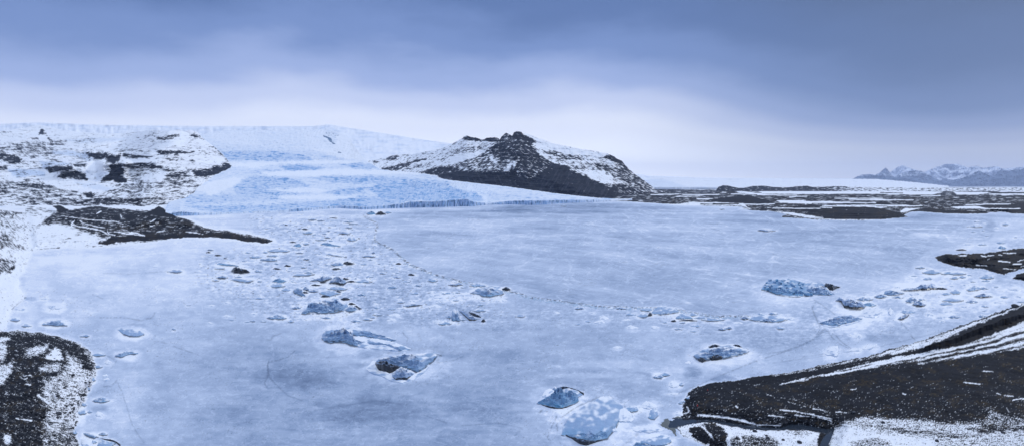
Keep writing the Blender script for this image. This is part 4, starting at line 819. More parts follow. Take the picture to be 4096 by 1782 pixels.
def piece_mesh(name, top, bot, st, seed, res=1.7, base=0.0, mat=None):
    face, bmp, snow, dirt, blue, tdirt = ST[st]
    x0 = min(top[0][0], bot[0][0]); x1 = max(top[-1][0], bot[-1][0])
    hgt = float(np.max(np.interp(np.linspace(x0, x1, 30), bot[:, 0], bot[:, 1]) - np.interp(np.linspace(x0, x1, 30), top[:, 0], top[:, 1])))
    nu = int(np.clip((x1 - x0) / res, 9, 170)); nv = int(np.clip(hgt / res * 1.2, 7, 120))
    u = np.linspace(x0, x1, nu)
    jag = min(2.6, hgt * .09)
    vt = np.interp(u, top[:, 0], top[:, 1]) + jag * fbm(u / max(4., (x1 - x0) * .06), seed + 0 * u, 3, seed % 97)
    vb = np.interp(u, bot[:, 0], bot[:, 1]) + jag * .8 * fbm(u / max(9., (x1 - x0) * .16), seed + 9.5 + 0 * u, 3, seed % 89)
    vb = np.maximum(vb, vt + .6)
    t = np.linspace(0, 1, nv)[:, None]
    VV = vb[None] + (vt - vb)[None] * t; UU = np.broadcast_to(u[None], VV.shape)
    Yb = (H * F / (vb - HZ))[None]
    e = np.sin(np.pi * np.clip((u - x0) / (x1 - x0), 0, 1)) ** .45
    hf = face * (vb - vt)[None] * Yb / F * e[None]                         # height of the steep front in metres
    sc_ = float(np.max(vb - vt)) * float(Yb.mean()) / F                    # size in metres
    n1 = fbm(UU / (6 + (x1 - x0) * .10), VV / (3 + hgt * .16), 4, seed % 83); n2 = ridged(UU / (5 + (x1 - x0) * .07) + .4 * n1, VV / (3 + hgt * .22), 3, seed % 79)
    tf = np.clip(face * .85, .05, .8)
    rk = np.random.RandomState(seed % 9973); K = 5 + (int(min(14, (x1 - x0) / 14)) if st != 'slab' else 0); uu = (UU - x0) / (x1 - x0); pk = np.full(UU.shape, -1.0)
    for _ in range(K):                                                  # crossing ridges with flat flanks
        cx_, cy_, an = rk.uniform(.03, .97), rk.uniform(.25, 1.0), rk.uniform(-.7, .7)
        dx_, dy_ = (uu - cx_) * math.cos(an) + (t - cy_) * math.sin(an) * .5, -(uu - cx_) * math.sin(an) + (t - cy_) * math.cos(an) * .8
        pk = np.maximum(pk, rk.uniform(.35, 1.0) - np.abs(dx_) / rk.uniform(.12, .42) * rk.uniform(.3, .8) - np.abs(dy_) / rk.uniform(.25, .6))
    pk = np.clip(pk, -.5, 1)
    hh = hf * ss(0, tf, t) + sc_ * bmp * (.80 * pk + .10 * n1 + .04 * n2) * ss(0, .2, t) * e[None] + hf * .35 * t
    lim = H - (VV - HZ) * (Yb * 1.0) / F                                  # cannot overhang the waterline
    hh = np.clip(hh, 0.04 + .02 * t, np.maximum(lim * np.clip((.90 if dirt > 1 else .66) + .28 * n1 + .20 * pk, .3, .97), 0.05))
    YY = np.maximum((H - hh) * F / (VV - HZ), Yb * .999)
    YY = YY + sc_ * .035 * fbm(UU / 5, VV / 3.2, 2, seed % 61) * ss(0, .1, t)
    YY = np.maximum.accumulate(YY, axis=0)
    XX = (UU - U0) / F * YY
    ZZ = hh.copy()
    front = ss(tf * 1.15, tf * .3, t + 0 * n1)
    sn = ss(.0, .5, snow - .33 + .5 * fbm(UU / (9 + .12 * (x1 - x0)) + 5, VV / (5 + .12 * hgt), 2 if x1 - x0 > 90 else 4, seed % 71) + .40 * ss(tf, 1, t) - .5 * front - (.3 if st != 'slab' else .08) * pk)
    front = ss(tf * 1.15, tf * .3, t + 0 * n1)
    dd = ss(.42, .72, dirt * front * .9 + tdirt * .75 + .26 * fbm(UU / (9 + .05 * (x1 - x0)), VV / 5, 3, seed % 67) + .12 * n2 - .04)
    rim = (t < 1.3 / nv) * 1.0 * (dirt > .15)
    dd = np.maximum(dd, rim * .75)  # lowest row darkened: dirty waterline and painted contact shade together
    bb = np.clip(blue * (.55 + .6 * (1 - np.clip(n2, 0, 1)) * front + .3 * n1) + .35 * ss(.1, -.4, pk) * (blue > .1), 0, 1)
    # the far side falls away behind the crest, the near side reaches below the ice
    def row(i, z, dy): return XX[i] * (1 + dy / YY[i]), YY[i] + dy, z
    a = row(0, np.full(nu, -.6), 0.0); c = row(-1, ZZ[-1] * .55, ZZ[-1] * .5 + .2); d = row(-1, np.full(nu, -.6), ZZ[-1] * 1.2 + .5)
    XX = np.vstack([a[0], XX, c[0], d[0]]); YY = np.vstack([a[1], YY, c[1], d[1]]); ZZ = np.vstack([a[2], ZZ, c[2], d[2]])
    ext = lambda m: np.vstack([m[:1], m, m[-1:], m[-1:]])
    cx, cy = float(XX.mean()), float(YY.mean())
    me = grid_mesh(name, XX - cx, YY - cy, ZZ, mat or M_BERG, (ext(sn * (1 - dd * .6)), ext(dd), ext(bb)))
    return me, cx, cy

def geo_tb(g, rnd):
    return auto_outline(g, rnd) if g[0] == 'box' else (g[1], g[2])

def halo(x0, y0, x1, y1, st, sd_):
    """wind-blown snow apron and thin dark rim on the lake ice round a berg"""
    cu, cv, ru, rv = (x0 + x1) / 2, (y0 + y1) / 2, (x1 - x0) / 2, (y1 - y0) / 2
    if ru < 4: return
    lblob(cu + ru * .1, cv + rv * .45, ru * 1.30 + 3, rv * 1.5 + 3, .22 if ru > 12 else .13, 1.0)
    if ru > 36:
        lblob(cu, cv, ru * 2.3 + 16, rv * 2.5 + 8, .07, .8); lblob(cu, cv + rv * .1, ru * 1.75 + 8, rv * 1.95 + 5, -.10, .7); lblob(cu, cv + rv * .3, ru * 1.42 + 4, rv * 1.6 + 3, .14, .6)
    elif ru > 22: lblob(cu - ru * .2, cv - rv * .5, ru * 1.7 + 8, rv * 1.6 + 4, .07, 1.0)

print('setup bergs', len(BERGS), time.time() - T0)
for i, (g, st, label, name, cat, group, parts) in enumerate(BERGS):
    rnd = random.Random(100 + i)
    top, bot = geo_tb(g, rnd)
    x0, x1 = min(top[0][0], bot[0][0]), max(top[-1][0], bot[-1][0]); y0, y1 = top[:, 1].min(), bot[:, 1].max()
    if name != 'ice_floe' or (x1 - x0) > 30: halo(x0, y0, x1, y1, st, i)
    if x1 - x0 > 16 and st != 'floe':
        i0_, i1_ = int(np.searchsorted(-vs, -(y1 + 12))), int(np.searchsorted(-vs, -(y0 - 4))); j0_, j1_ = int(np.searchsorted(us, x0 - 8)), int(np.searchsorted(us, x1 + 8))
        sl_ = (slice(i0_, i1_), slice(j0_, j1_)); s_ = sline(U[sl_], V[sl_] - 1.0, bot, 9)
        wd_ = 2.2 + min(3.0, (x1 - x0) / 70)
        dk[sl_] = np.maximum(dk[sl_], .85 * ss(wd_, wd_ * .3, s_ + 1.2 * n_hi[sl_]) * ss(-.25, .15, n_mi[sl_] + .25 * n_hi[sl_] + .22))  # dark edge of the ice at the berg foot, contact shadow painted in
    me, cx, cy = piece_mesh(name, top, bot, st, 11 + 13 * i)
    gz = 0.0
    jm, im = np.searchsorted(us, (x0 + x1) / 2), int(np.argmin(np.abs(vs - y1)))
    if sd[im, min(jm, len(us) - 1)] > 0: gz = max(0.0, float(zg[im, jm]) - .1)
    if not parts:
        o = link(name, me); o.location = (cx, cy, gz)
    else:
        o = link(name, None); o.location = (cx, cy, gz)
        c = link('ice_body', me, o)
        ox, oy = cx, cy
        for k, (pn, ps, pg) in enumerate(parts):
            t2, b2 = geo_tb(pg, rnd)
            m2, px, py = piece_mesh(pn, t2, b2, ps, 500 + 17 * i + k)
            q = link(pn, m2, o); q.location = (px - ox, py - oy, 0.02 if 'snow' in pn or 'terrace' in pn else 0.0)
    o['label'] = label; o['category'] = cat
    if 'bright blue iceberg, a heap' in label: WRECK = (o, cx, cy)

# turquoise blocks of the collapsed iceberg, each a part
def block_mesh(seed, sx, sy, sz):
    import bmesh
    r = random.Random(seed); bm = bmesh.new()
    bmesh.ops.create_icosphere(bm, subdivisions=3, radius=1)
    cuts = [(np.array([r.gauss(0, 1), r.gauss(0, 1), r.gauss(0, .8)]), r.uniform(.5, .85)) for _ in range(9)]
    for v in bm.verts:
        p = np.array(v.co)
        for nrm, d in cuts:
            nn = nrm / np.linalg.norm(nrm); k = p @ nn
            if k > d: p = p - nn * (k - d) * .93
        v.co = p * [sx, sy, sz]
    me = bpy.data.meshes.new('ice_block'); bm.to_mesh(me); bm.free()
    me.polygons.foreach_set('use_smooth', [True] * len(me.polygons))
    a = me.attributes.new('mask', 'FLOAT_COLOR', 'POINT')
    co = np.zeros(len(me.vertices) * 3, np.float32); me.vertices.foreach_get('co', co); co = co.reshape(-1, 3)
    mk = np.zeros((len(co), 4), np.float32)
    mk[:, 0] = ss(.35, .9, co[:, 2] / sz) * .45; mk[:, 1] = ss(.1, -.9, co[:, 2] / sz + .5 * fbm(co[:, 0] / sx + seed, co[:, 1] / sy, 2, 3)) * r.choice([.1, .3, .8]); mk[:, 2] = r.uniform(.5, 1); mk[:, 3] = 1
    a.data.foreach_set('color', mk.ravel()); me.materials.append(M_BERG)
    return me
wo, wx, wy = WRECK
wr = random.Random(4)
for (bx, by, bs, hh_) in ([(300, 215, 100, 9.5), (440, 270, 80, 6), (600, 300, 120, 6.5), (565, 345, 70, 6), (790, 350, 95, 6), (860, 290, 90, 7), (1000, 350, 130, 6.5), (1190, 350, 80, 5), (1300, 340, 70, 5),
                           (1260, 450, 100, 4.5), (1065, 460, 70, 4), (930, 430, 60, 4), (1100, 540, 110, 3.2), (1020, 600, 90, 2.2), (420, 440, 60, 4.5), (290, 400, 80, 4.5), (360, 370, 60, 5), (590, 525, 60, 2.8), (500, 590, 60, 2),
                           (230, 480, 110, 2.6), (150, 430, 60, 3), (690, 590, 60, 2), (800, 430, 45, 3.6), (860, 400, 45, 4), (1170, 290, 70, 5.4), (700, 240, 110, 6.5), (880, 225, 110, 6.0), (500, 225, 90, 6.5), (1430, 640, 140, 1.8),
                           (1560, 650, 110, 1.5), (2090, 600, 55, 2.2), (2150, 640, 60, 1.4), (200, 300, 50, 4), (160, 350, 45, 3)]
                          + [(wr.uniform(330, 980), wr.uniform(430, 640), wr.uniform(22, 42), None) for _ in range(34)]):
    p = zz('W', [(bx, by)])[0]
    if hh_ is None: hh_ = max(.5, (700 - by) / 100 * 1.3)
    x, y, z = pt_h(p[0], p[1], hh_)
    s = bs / 7.576 * y / F * .62
    b = link('ice_block', block_mesh(int(bx * 7 + by), s * wr.uniform(.85, 1.25), s * wr.uniform(.8, 1.2), s * wr.uniform(.7, .95)), wo)
    b.location = (x - wx, y - wy, z); b.rotation_euler = (wr.uniform(-.5, .5), wr.uniform(-.5, .5), wr.uniform(0, 6))

# ---- small chunks of the debris field: every one its own object
BIG = [((min(g_[1][0][0], g_[2][0][0]) + max(g_[1][-1][0], g_[2][-1][0])) / 2 if g_[0] == 'out' else (g_[1] + g_[3]) / 2,
        (g_[1][:, 1].min() + g_[2][:, 1].max()) / 2 if g_[0] == 'out' else (g_[2] + g_[4]) / 2, lb) for g_, s_, lb, nm, *_ in BERGS]
ANCH = [b for b in BIG if any(k in b[2] for k in ('sledge', 'pointed right end', 'near the big slab', 'biggest', 'arch with', 'dome iceberg at', 'whale-shaped iceberg', 'collapsed', 'wing-like', 'crescent-shaped', 'tall slate-grey', 'log-shaped pale',
        'black boulder', 'turquoise sliver', 'block-shaped', 'fluffy', 'joined blue', 'sharp dark peaked', 'furrowed blue-grey', 'ring-shaped', 'long sloping iceberg', 'grey humped', 'dark jagged iceberg', 'lens-shaped iceberg on', 'wide broken',
        'loaf', 'tilted white plates', 'dirty broken', 'scaly dark-topped', 'flat pale iceberg with a dark right'))]
def short(lb):
    for cut in (' with ', ' at ', ' near ', ' alone', ' above', ', right', ', a heap', ' off ', ' left of', ' high', ' behind', ' on ', ' like', ' right', ' where', ' below', ', the'):
        lb = lb.split(cut)[0]
    return ' '.join(lb.split()[-4:])
used = {}
CH = []
rc = random.Random(21)
def chunk_zone(poly, n, w0, w1, kinds):
    poly = np.array(poly, float); k = 0; tries = 0
    while k < n and tries < n * 60:
        tries += 1
        u = rc.uniform(poly[:, 0].min(), poly[:, 0].max()); v = rc.uniform(poly[:, 1].min(), poly[:, 1].max())
        if sdf(np.array([u]), np.array([v]), poly, 5)[0] < 0: continue
        w = rc.uniform(w0, w1) * (v - 741) / 330; hh = w * rc.uniform(.20, .36)
        if any(abs(u - a) < (w + b) * .6 and abs(v - c) < (hh + d) * .7 for a, c, b, d in CH): continue
        if any(g_[0] == 'out' and g_[1][:, 0].min() - 6 < u < g_[1][:, 0].max() + 6 and g_[1][:, 1].min() - 3 < v < g_[2][:, 1].max() + 4 for g_, *_ in BERGS): continue
        if any(g_[0] == 'box' and g_[1] - 6 < u < g_[3] + 6 and g_[2] - 3 < v < g_[4] + 4 for g_, *_ in BERGS): continue
        CH.append((u, v, w, hh)); k += 1
        st = rc.choice(kinds); top, bot = auto_outline(('box', u - w / 2, v - hh / 2, u + w / 2, v + hh / 2), rc)
        me, cx, cy = piece_mesh('ice_chunk', top, bot, st, rc.randint(1, 9999), 1.5)
        lblob(u, v + hh * .4, w * .7 + 2, hh * .9 + 2, .14)
        o = link('ice_chunk', me); o.location = (cx, cy, 0)
        a = min(ANCH, key=lambda b: ((b[0] - u) ** 2 + ((b[1] - v) * 2.6) ** 2)); dx, dy = u - a[0], (v - a[1]) * 2.6
        side = ('right of' if dx > 0 else 'left of') if abs(dx) > abs(dy) else ('in front of' if dy > 0 else 'behind')
        lookw = {'slab': 'pale', 'floe': 'white', 'dome': 'blue', 'grey': 'grey', 'dark': 'black', 'arm': 'slate-blue'}[st]
        size = 'tiny' if w < 20 else 'small' if w < 34 else 'modest'
        far_ = 'some way ' if math.hypot(dx, dy) > 170 else 'just ' if math.hypot(dx, dy) < 90 else ''
        lb = f'{size} {lookw} ice lump {far_}{side} the {short(a[2])}'
        used.setdefault(lb, []).append((o, u, v))
        o['category'] = 'ice chunk'
chunk_zone([(1030, 862), (1440, 868), (1490, 950), (1560, 1010), (1700, 1090), (1600, 1150), (1440, 1180), (1050, 1160), (860, 1090), (800, 1010), (1080, 985)], 74, 16, 40, ['slab', 'slab', 'dome', 'grey', 'arm', 'floe', 'dark'])
chunk_zone([(1450, 1060), (1700, 1100), (2040, 1160), (2050, 1190), (1980, 1230), (1500, 1290), (1150, 1290), (1200, 1200)], 30, 16, 36, ['slab', 'floe', 'floe', 'grey', 'dome'])
chunk_zone([(2300, 1212), (2640, 1236), (2960, 1275), (3080, 1290), (2900, 1330), (2300, 1300)], 20, 14, 34, ['slab', 'floe', 'grey'])
chunk_zone([(3680, 1060), (3980, 1110), (4096, 1180), (4096, 1250), (3900, 1270), (3600, 1260), (3560, 1130)], 36, 18, 44, ['slab', 'floe', 'floe', 'dome'])
chunk_zone([(3850, 875), (4096, 880), (4096, 960), (3800, 1000)], 12, 24, 60, ['slab', 'floe', 'dome'])
chunk_zone([(700, 1200), (1040, 1180), (1040, 1290), (800, 1300)], 9, 12, 24, ['floe', 'slab'])
for lb, lst in used.items():
    if len(lst) == 1: lst[0][0]['label'] = lb; continue
    lst.sort(key=lambda t: t[2])
    words = {2: ['the farther', 'the nearer'], 3: ['the farthest', 'the middle', 'the nearest'], 4: ['the farthest', 'the second farthest', 'the second nearest', 'the nearest']}.get(len(lst))
    for k, (o, u, v) in enumerate(lst):
        if words: o['label'] = words[k] + ' ' + lb
        else: o['label'] = lb; o['group'] = lb.replace('lump', 'lumps')
print('chunks', len(CH), time.time() - T0)

# uncountable rubble: crumbs of ice along the seam and among the bergs
def crumbs(name, pts, mat, smin, smax, flat=.35, seed=3):
    rs = np.random.RandomState(seed); n = len(pts)
    base = np.array([(1, 0, 0), (.3, .9, 0), (-.8, .55, 0), (-.75, -.6, 0), (.35, -.85, 0), (.1, .05, 1)])
    tri = np.array([(0, 1, 5), (1, 2, 5), (2, 3, 5), (3, 4, 5), (4, 0, 5)])
    s = rs.uniform(smin, smax, n)[:, None, None]
    p = base[None] * s * np.array([1, 1, flat]) * rs.uniform(.6, 1.3, (n, 6, 1))
    a = rs.uniform(0, 6.28, n); c, d = np.cos(a)[:, None], np.sin(a)[:, None]
    q = np.stack([p[..., 0] * c - p[..., 1] * d, p[..., 0] * d + p[..., 1] * c, p[..., 2]], -1) + np.array(pts)[:, None, :] - np.array([0, 0, .1])
    f = (tri[None] + (np.arange(n) * 6)[:, None, None]).reshape(-1, 3)
    me = mesh_np(name, q.reshape(-1, 3), f, mat, None, False)
    return link(name, me, kind='stuff')
rp = []
rs = random.Random(9)
RP = np.array(RID, float); seg = np.hypot(*(RP[1:] - RP[:-1]).T); cum = np.cumsum(seg)
for _ in range(1500):
    d = rs.uniform(0, cum[-1]); i = int(np.searchsorted(cum, d)); t = 1 - (cum[i] - d) / seg[i]
    u, v = RP[i] * (1 - t) + RP[i + 1] * t; u += rs.gauss(0, 9); v += rs.gauss(2, 3.5)
    if rs.random() < .55 and fbm(np.array([u / 40]), np.array([0.3]), 2, 3)[0] < 0: continue
    rp.append(pt_h(u, v, 0))
for _ in range(800):
    u, v = rs.uniform(900, 2000), rs.uniform(875, 1240)
    if sdf(np.array([u]), np.array([v]), np.array([(1040, 862), (1450, 868), (1500, 950), (1570, 1010), (1760, 1110), (2030, 1165), (1980, 1230), (1500, 1270), (1100, 1250), (860, 1130), (860, 1010)], float), 5)[0] < 0: continue
    if noise(np.array([u / 45]), np.array([v / 14]), 77)[0] < .02: continue
    rp.append(pt_h(u, v, 0))
o = crumbs('ice_rubble', rp, M_RUBBLE, .4, 1.9)
o['label'] = 'crumbs of broken ice among the icebergs and along the seam'; o['category'] = 'ice rubble'
for (nm, poly, n, smin, smax, mat, sd0) in (('shore_rubble', L1, 1500, .25, .8, M_BOULDER, 5), ('shore_gravel', R1, 1200, .12, .45, M_PALE, 6)):
    rr = random.Random(sd0); pts = []
    bb = (0, 1340, 380, 1790) if nm == 'shore_rubble' else (2730, 1320, 4110, 1790)
    k = 0
    while len(pts) < n and k < n * 20:
        k += 1; u, v = rr.uniform(bb[0], bb[2]), rr.uniform(bb[1], bb[3])
        j = min(int(np.searchsorted(us, u)), len(us) - 1); i = int(np.argmin(np.abs(vs - v)))
        if SDS[0 if nm == 'shore_rubble' else 3][i, j] < 3 or sRiv[i, j] > -4: continue
        if nm == 'shore_rubble' and SDS[0][i, j] > 75 and rr.random() < .6: continue
        x, y, z = ground_at(u, v); pts.append((x, y, z - .02))
    o = crumbs(nm, pts, mat, smin, smax, .55, sd0)
    o['label'] = 'scattered dark stones along the left snowy shore' if nm == 'shore_rubble' else 'scattered pale stones on the black right shore'; o['category'] = 'stones'

# ---- lake and river surfaces
pl1 = fbm(U / 62 + n_lo, V / 17, 4, 131); pl2 = fbm(U / 120, V / 40 + n_lo, 4, 133); pl3 = fbm(*rot(U, V, 12, 46, 9), 4, 135)
tone += (1 - smooth_) * (.035 * ss(.10, .15, pl1) - .03 * ss(.20, .25, -pl1) + .035 * ss(.05, .08, pl2)) * ss(-10, 60, -sd + 30)
dk = np.maximum(dk, (1 - smooth_) * .5 * ss(.020, .0, np.abs(pl3 - .18)) * ss(-.05, .15, n_lo) * (V > 1150))
tone += (1 - smooth_) * .10 * ss(.03, .0, np.abs(pl3 - .22)) * ss(-.1, .2, n_mi)
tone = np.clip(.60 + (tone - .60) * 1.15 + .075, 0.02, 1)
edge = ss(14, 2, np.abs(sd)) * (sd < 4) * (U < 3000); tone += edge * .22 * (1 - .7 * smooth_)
zl = 0.05 * lod(X0, Y0, (20, 9, 4, 2), spc, 120) + (1 - smooth_) * debn * 0.5 * np.clip(chip2, 0, 1) * ss(2500, 500, Y0)
zl = np.where(sd > 0, -0.05, zl)
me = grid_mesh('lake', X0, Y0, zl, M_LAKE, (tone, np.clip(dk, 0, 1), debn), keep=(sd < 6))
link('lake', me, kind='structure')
pond = zz('7', [(78, 768), (110, 735), (180, 716), (240, 722), (300, 735), (240, 742), (190, 760), (150, 775), (200, 778), (170, 800), (175, 838), (140, 800), (100, 782)])
sP = sdf(Uw, Vw, pond, 12)
me = grid_mesh('river', X0, Y0, np.full_like(X0, 0.035), M_WATER, None, keep=(sRiv > -5))
link('river', me, kind='structure')
me = grid_mesh('pond', X0, Y0, np.full_like(X0, 0.03) + .12 * 0, M_POND, None, keep=(sP > 0))
link('pond', me, kind='structure')
me = mesh_np('terrain', [(-90000, -3000, -8), (90000, -3000, -8), (90000, 90000, -8), (-90000, 90000, -8)], [(0, 1, 2, 3)], M_GROUND, (np.full(4, .35), np.zeros(4), np.zeros(4)))
link('terrain', me, kind='structure')
print('lake', time.time() - T0)
# ------------------------------------------------------------------ glacier, mountains
def relief(name, u, vt, vb, nv, yfun, mfun, mat, back=1200, bottom=60, power=1.0):
    """a land form surveyed as bearing, dip and distance: rows climb from its foot to its skyline, then fall away behind"""
    t = (np.linspace(0, 1, nv) ** power)[:, None]
    VV = vb[None] + (vt - vb)[None] * t; UU = np.broadcast_to(u[None], VV.shape).copy()
    YY = yfun(UU, VV, t)
    ZZ = H - (VV - HZ) * YY / F; XX = (UU - U0) / F * YY
    mk = mfun(UU, VV, t, XX, YY, ZZ)
    bx = [XX[-1] * (1 + k * back / YY[-1]) for k in (.25, 1, 2.5)]; by = [YY[-1] + k * back for k in (.25, 1, 2.5)]; bz = [ZZ[-1] - 10, ZZ[-1] * .6 - 20, np.full(len(u), -20.)]
    XX = np.vstack([XX[:1], XX, *bx]); YY = np.vstack([YY[:1], YY, *by]); ZZ = np.vstack([np.minimum(ZZ[:1], 0) - bottom, ZZ, *bz])
    ext = lambda m: np.vstack([m[:1], m, m[-1:], m[-1:], m[-1:]])
    me = grid_mesh(name, XX, YY, ZZ, mat, [ext(np.broadcast_to(m, VV.shape)) for m in mk])
    return link(name, me, kind='structure')

def steep(XX, YY, ZZ):
    """how steep the surface is, 0 flat to 1 upright"""
    ax, ay, az = np.gradient(XX, axis=1), np.gradient(YY, axis=1), np.gradient(ZZ, axis=1)
    bx, by, bz = np.gradient(XX, axis=0), np.gradient(YY, axis=0), np.gradient(ZZ, axis=0)
    nx, ny, nz = ay * bz - az * by, az * bx - ax * bz, ax * by - ay * bx
    return 1 - np.abs(nz) / (np.sqrt(nx * nx + ny * ny + nz * nz) + 1e-9)

class Paint:
    def __init__(s, U, V, base, wu=5, wv=3, seed=0):
        wu, wv = wu * 1.5, wv * 1.5
        s.U = U + wu * fbm(U / 30, V / 16, 3, 200 + seed) + wu * .5 * fbm(U / 7, V / 4, 2, 210 + seed)
        s.V = V + wv * fbm(U / 32, V / 15, 3, 220 + seed) + wv * .5 * fbm(U / 7, V / 4, 2, 230 + seed)
        s.P = np.full(U.shape, float(base))
    def poly(s, z, pts, val, f=6):
        w = ss(-f, f, sdf(s.U, s.V, zz(z, pts), f * 2 + 4)); s.P = s.P * (1 - w) + val * w; return s
    def line(s, z, pts, val, wd, f=3):
        w = ss(wd / 2 + f, wd / 2 - f * .5, sline(s.U, s.V, zz(z, pts), wd + 2 * f + 3)); s.P = s.P * (1 - w) + val * w; return s

# ---- glacier with its icefall
gu = np.arange(662, 2530, 1.7)
base = np.array([(560, 868), (690, 864), (803, 861), (900, 857), (970, 854), (1024, 851), (1194, 846), (1280, 838), (1355, 832), (1450, 838), (1540, 834), (1633, 831), (1896, 825), (1950, 819), (2046, 818), (2120, 819), (2185, 818), (2282, 811), (2442, 806), (2530, 800)])
rimv = np.array([(560, 858), (690, 852), (720, 846), (803, 852), (900, 850), (970, 847), (1060, 843), (1150, 840), (1190, 833), (1250, 832), (1355, 822), (1450, 827), (1540, 822), (1620, 812), (1640, 806), (1720, 806), (1790, 802), (1870, 796), (1896, 808), (1950, 812), (2046, 803),
                 (2100, 802), (2185, 802), (2282, 800), (2442, 800), (2530, 798)])
gtop = np.array([(660, 836), (676, 808), (700, 760), (740, 640), (800, 540), (900, 522), (1000, 520), (1150, 524), (1240, 520), (1290, 515), (1317, 507), (1340, 514), (1370, 532), (1400, 556), (1430, 604), (1470, 646), (1521, 677), (1596, 686), (1703, 695), (1760, 713), (1800, 720), (1900, 732), (2014, 744), (2120, 759), (2228, 774), (2320, 784), (2405, 792), (2530, 797)])
gvb = np.interp(gu, base[:, 0], base[:, 1]) + .8 * fbm(gu / 70, gu * 0, 2, 41); grim_s = np.interp(gu, rimv[:, 0], rimv[:, 1]); grim = np.interp(gu, rimv[:, 0], rimv[:, 1]) + 1.6 * fbm(gu / 14, gu * 0 + 4, 3, 42) + 1.2 * noise(gu / 4.5, gu * 0, 43)
gvt = np.minimum(np.interp(gu, gtop[:, 0], gtop[:, 1]) + 1.5 * fbm(gu / 20, gu * 0, 3, 44), grim - 4)
gY0 = H * F / (gvb - HZ)
LV = np.array([(505, 11500), (560, 9800), (600, 8800), (640, 7900), (665, 7200), (690, 6300), (710, 5700), (730, 5150), (750, 4650), (770, 4200), (790, 3750), (810, 3350), (830, 2950), (850, 2500), (870, 2050)])
def g_yfun(UU, VV, t):
    Yl = np.interp(VV, LV[:, 0], LV[:, 1])
    Yb = gY0[None] * np.ones_like(VV)
    above = np.clip((grim_s[None] - VV), 0, None)
    Ylr = np.interp(grim, LV[:, 0], LV[:, 1])[None]
    f = ss(0, 60, above); Y = (Yb + 12) * (1 + above * .0042) * (1 - f) + np.maximum(Yl, Yb * (1 + above * .0042)) * f
    Y = np.where(VV > grim[None], Yb + 10 * (gvb[None] - VV) / np.maximum(gvb - grim, 1)[None], Y)
    cliff = ss(4, -2, above)
    tall = ss(8, 22, gvb - grim)[None]
    cr = ridged(UU / 13 + .25 * VV / 9, VV / 13 + .15 * UU / 13, 3, 301)
    cr2 = ridged(*rot(UU, VV, -62, 20, 4.6), 2, 305); cr3 = ridged(*rot(UU, VV, 8, 42, 5.5), 2, 309)
    z = ss(1550, 1650, UU) * ss(2080, 1850, UU) * ss(715, 740, VV)
    g_yfun.cr = cr * .4 + (cr2 * z + cr3 * (1 - z)) * .6
    Y = Y * (1 + (0.008 + .015 * z) * g_yfun.cr * (1 - cliff)) + 26 * fbm(UU / 150, VV / 40, 3, 311) * (1 - cliff)
    Y = Y + cliff * (1.5 + 16 * tall) * (noise(UU / 9, VV / 30, 313) + .6 * noise(UU / 4.5, VV / 14, 314) - .85)
    return np.maximum.accumulate(Y, axis=0)
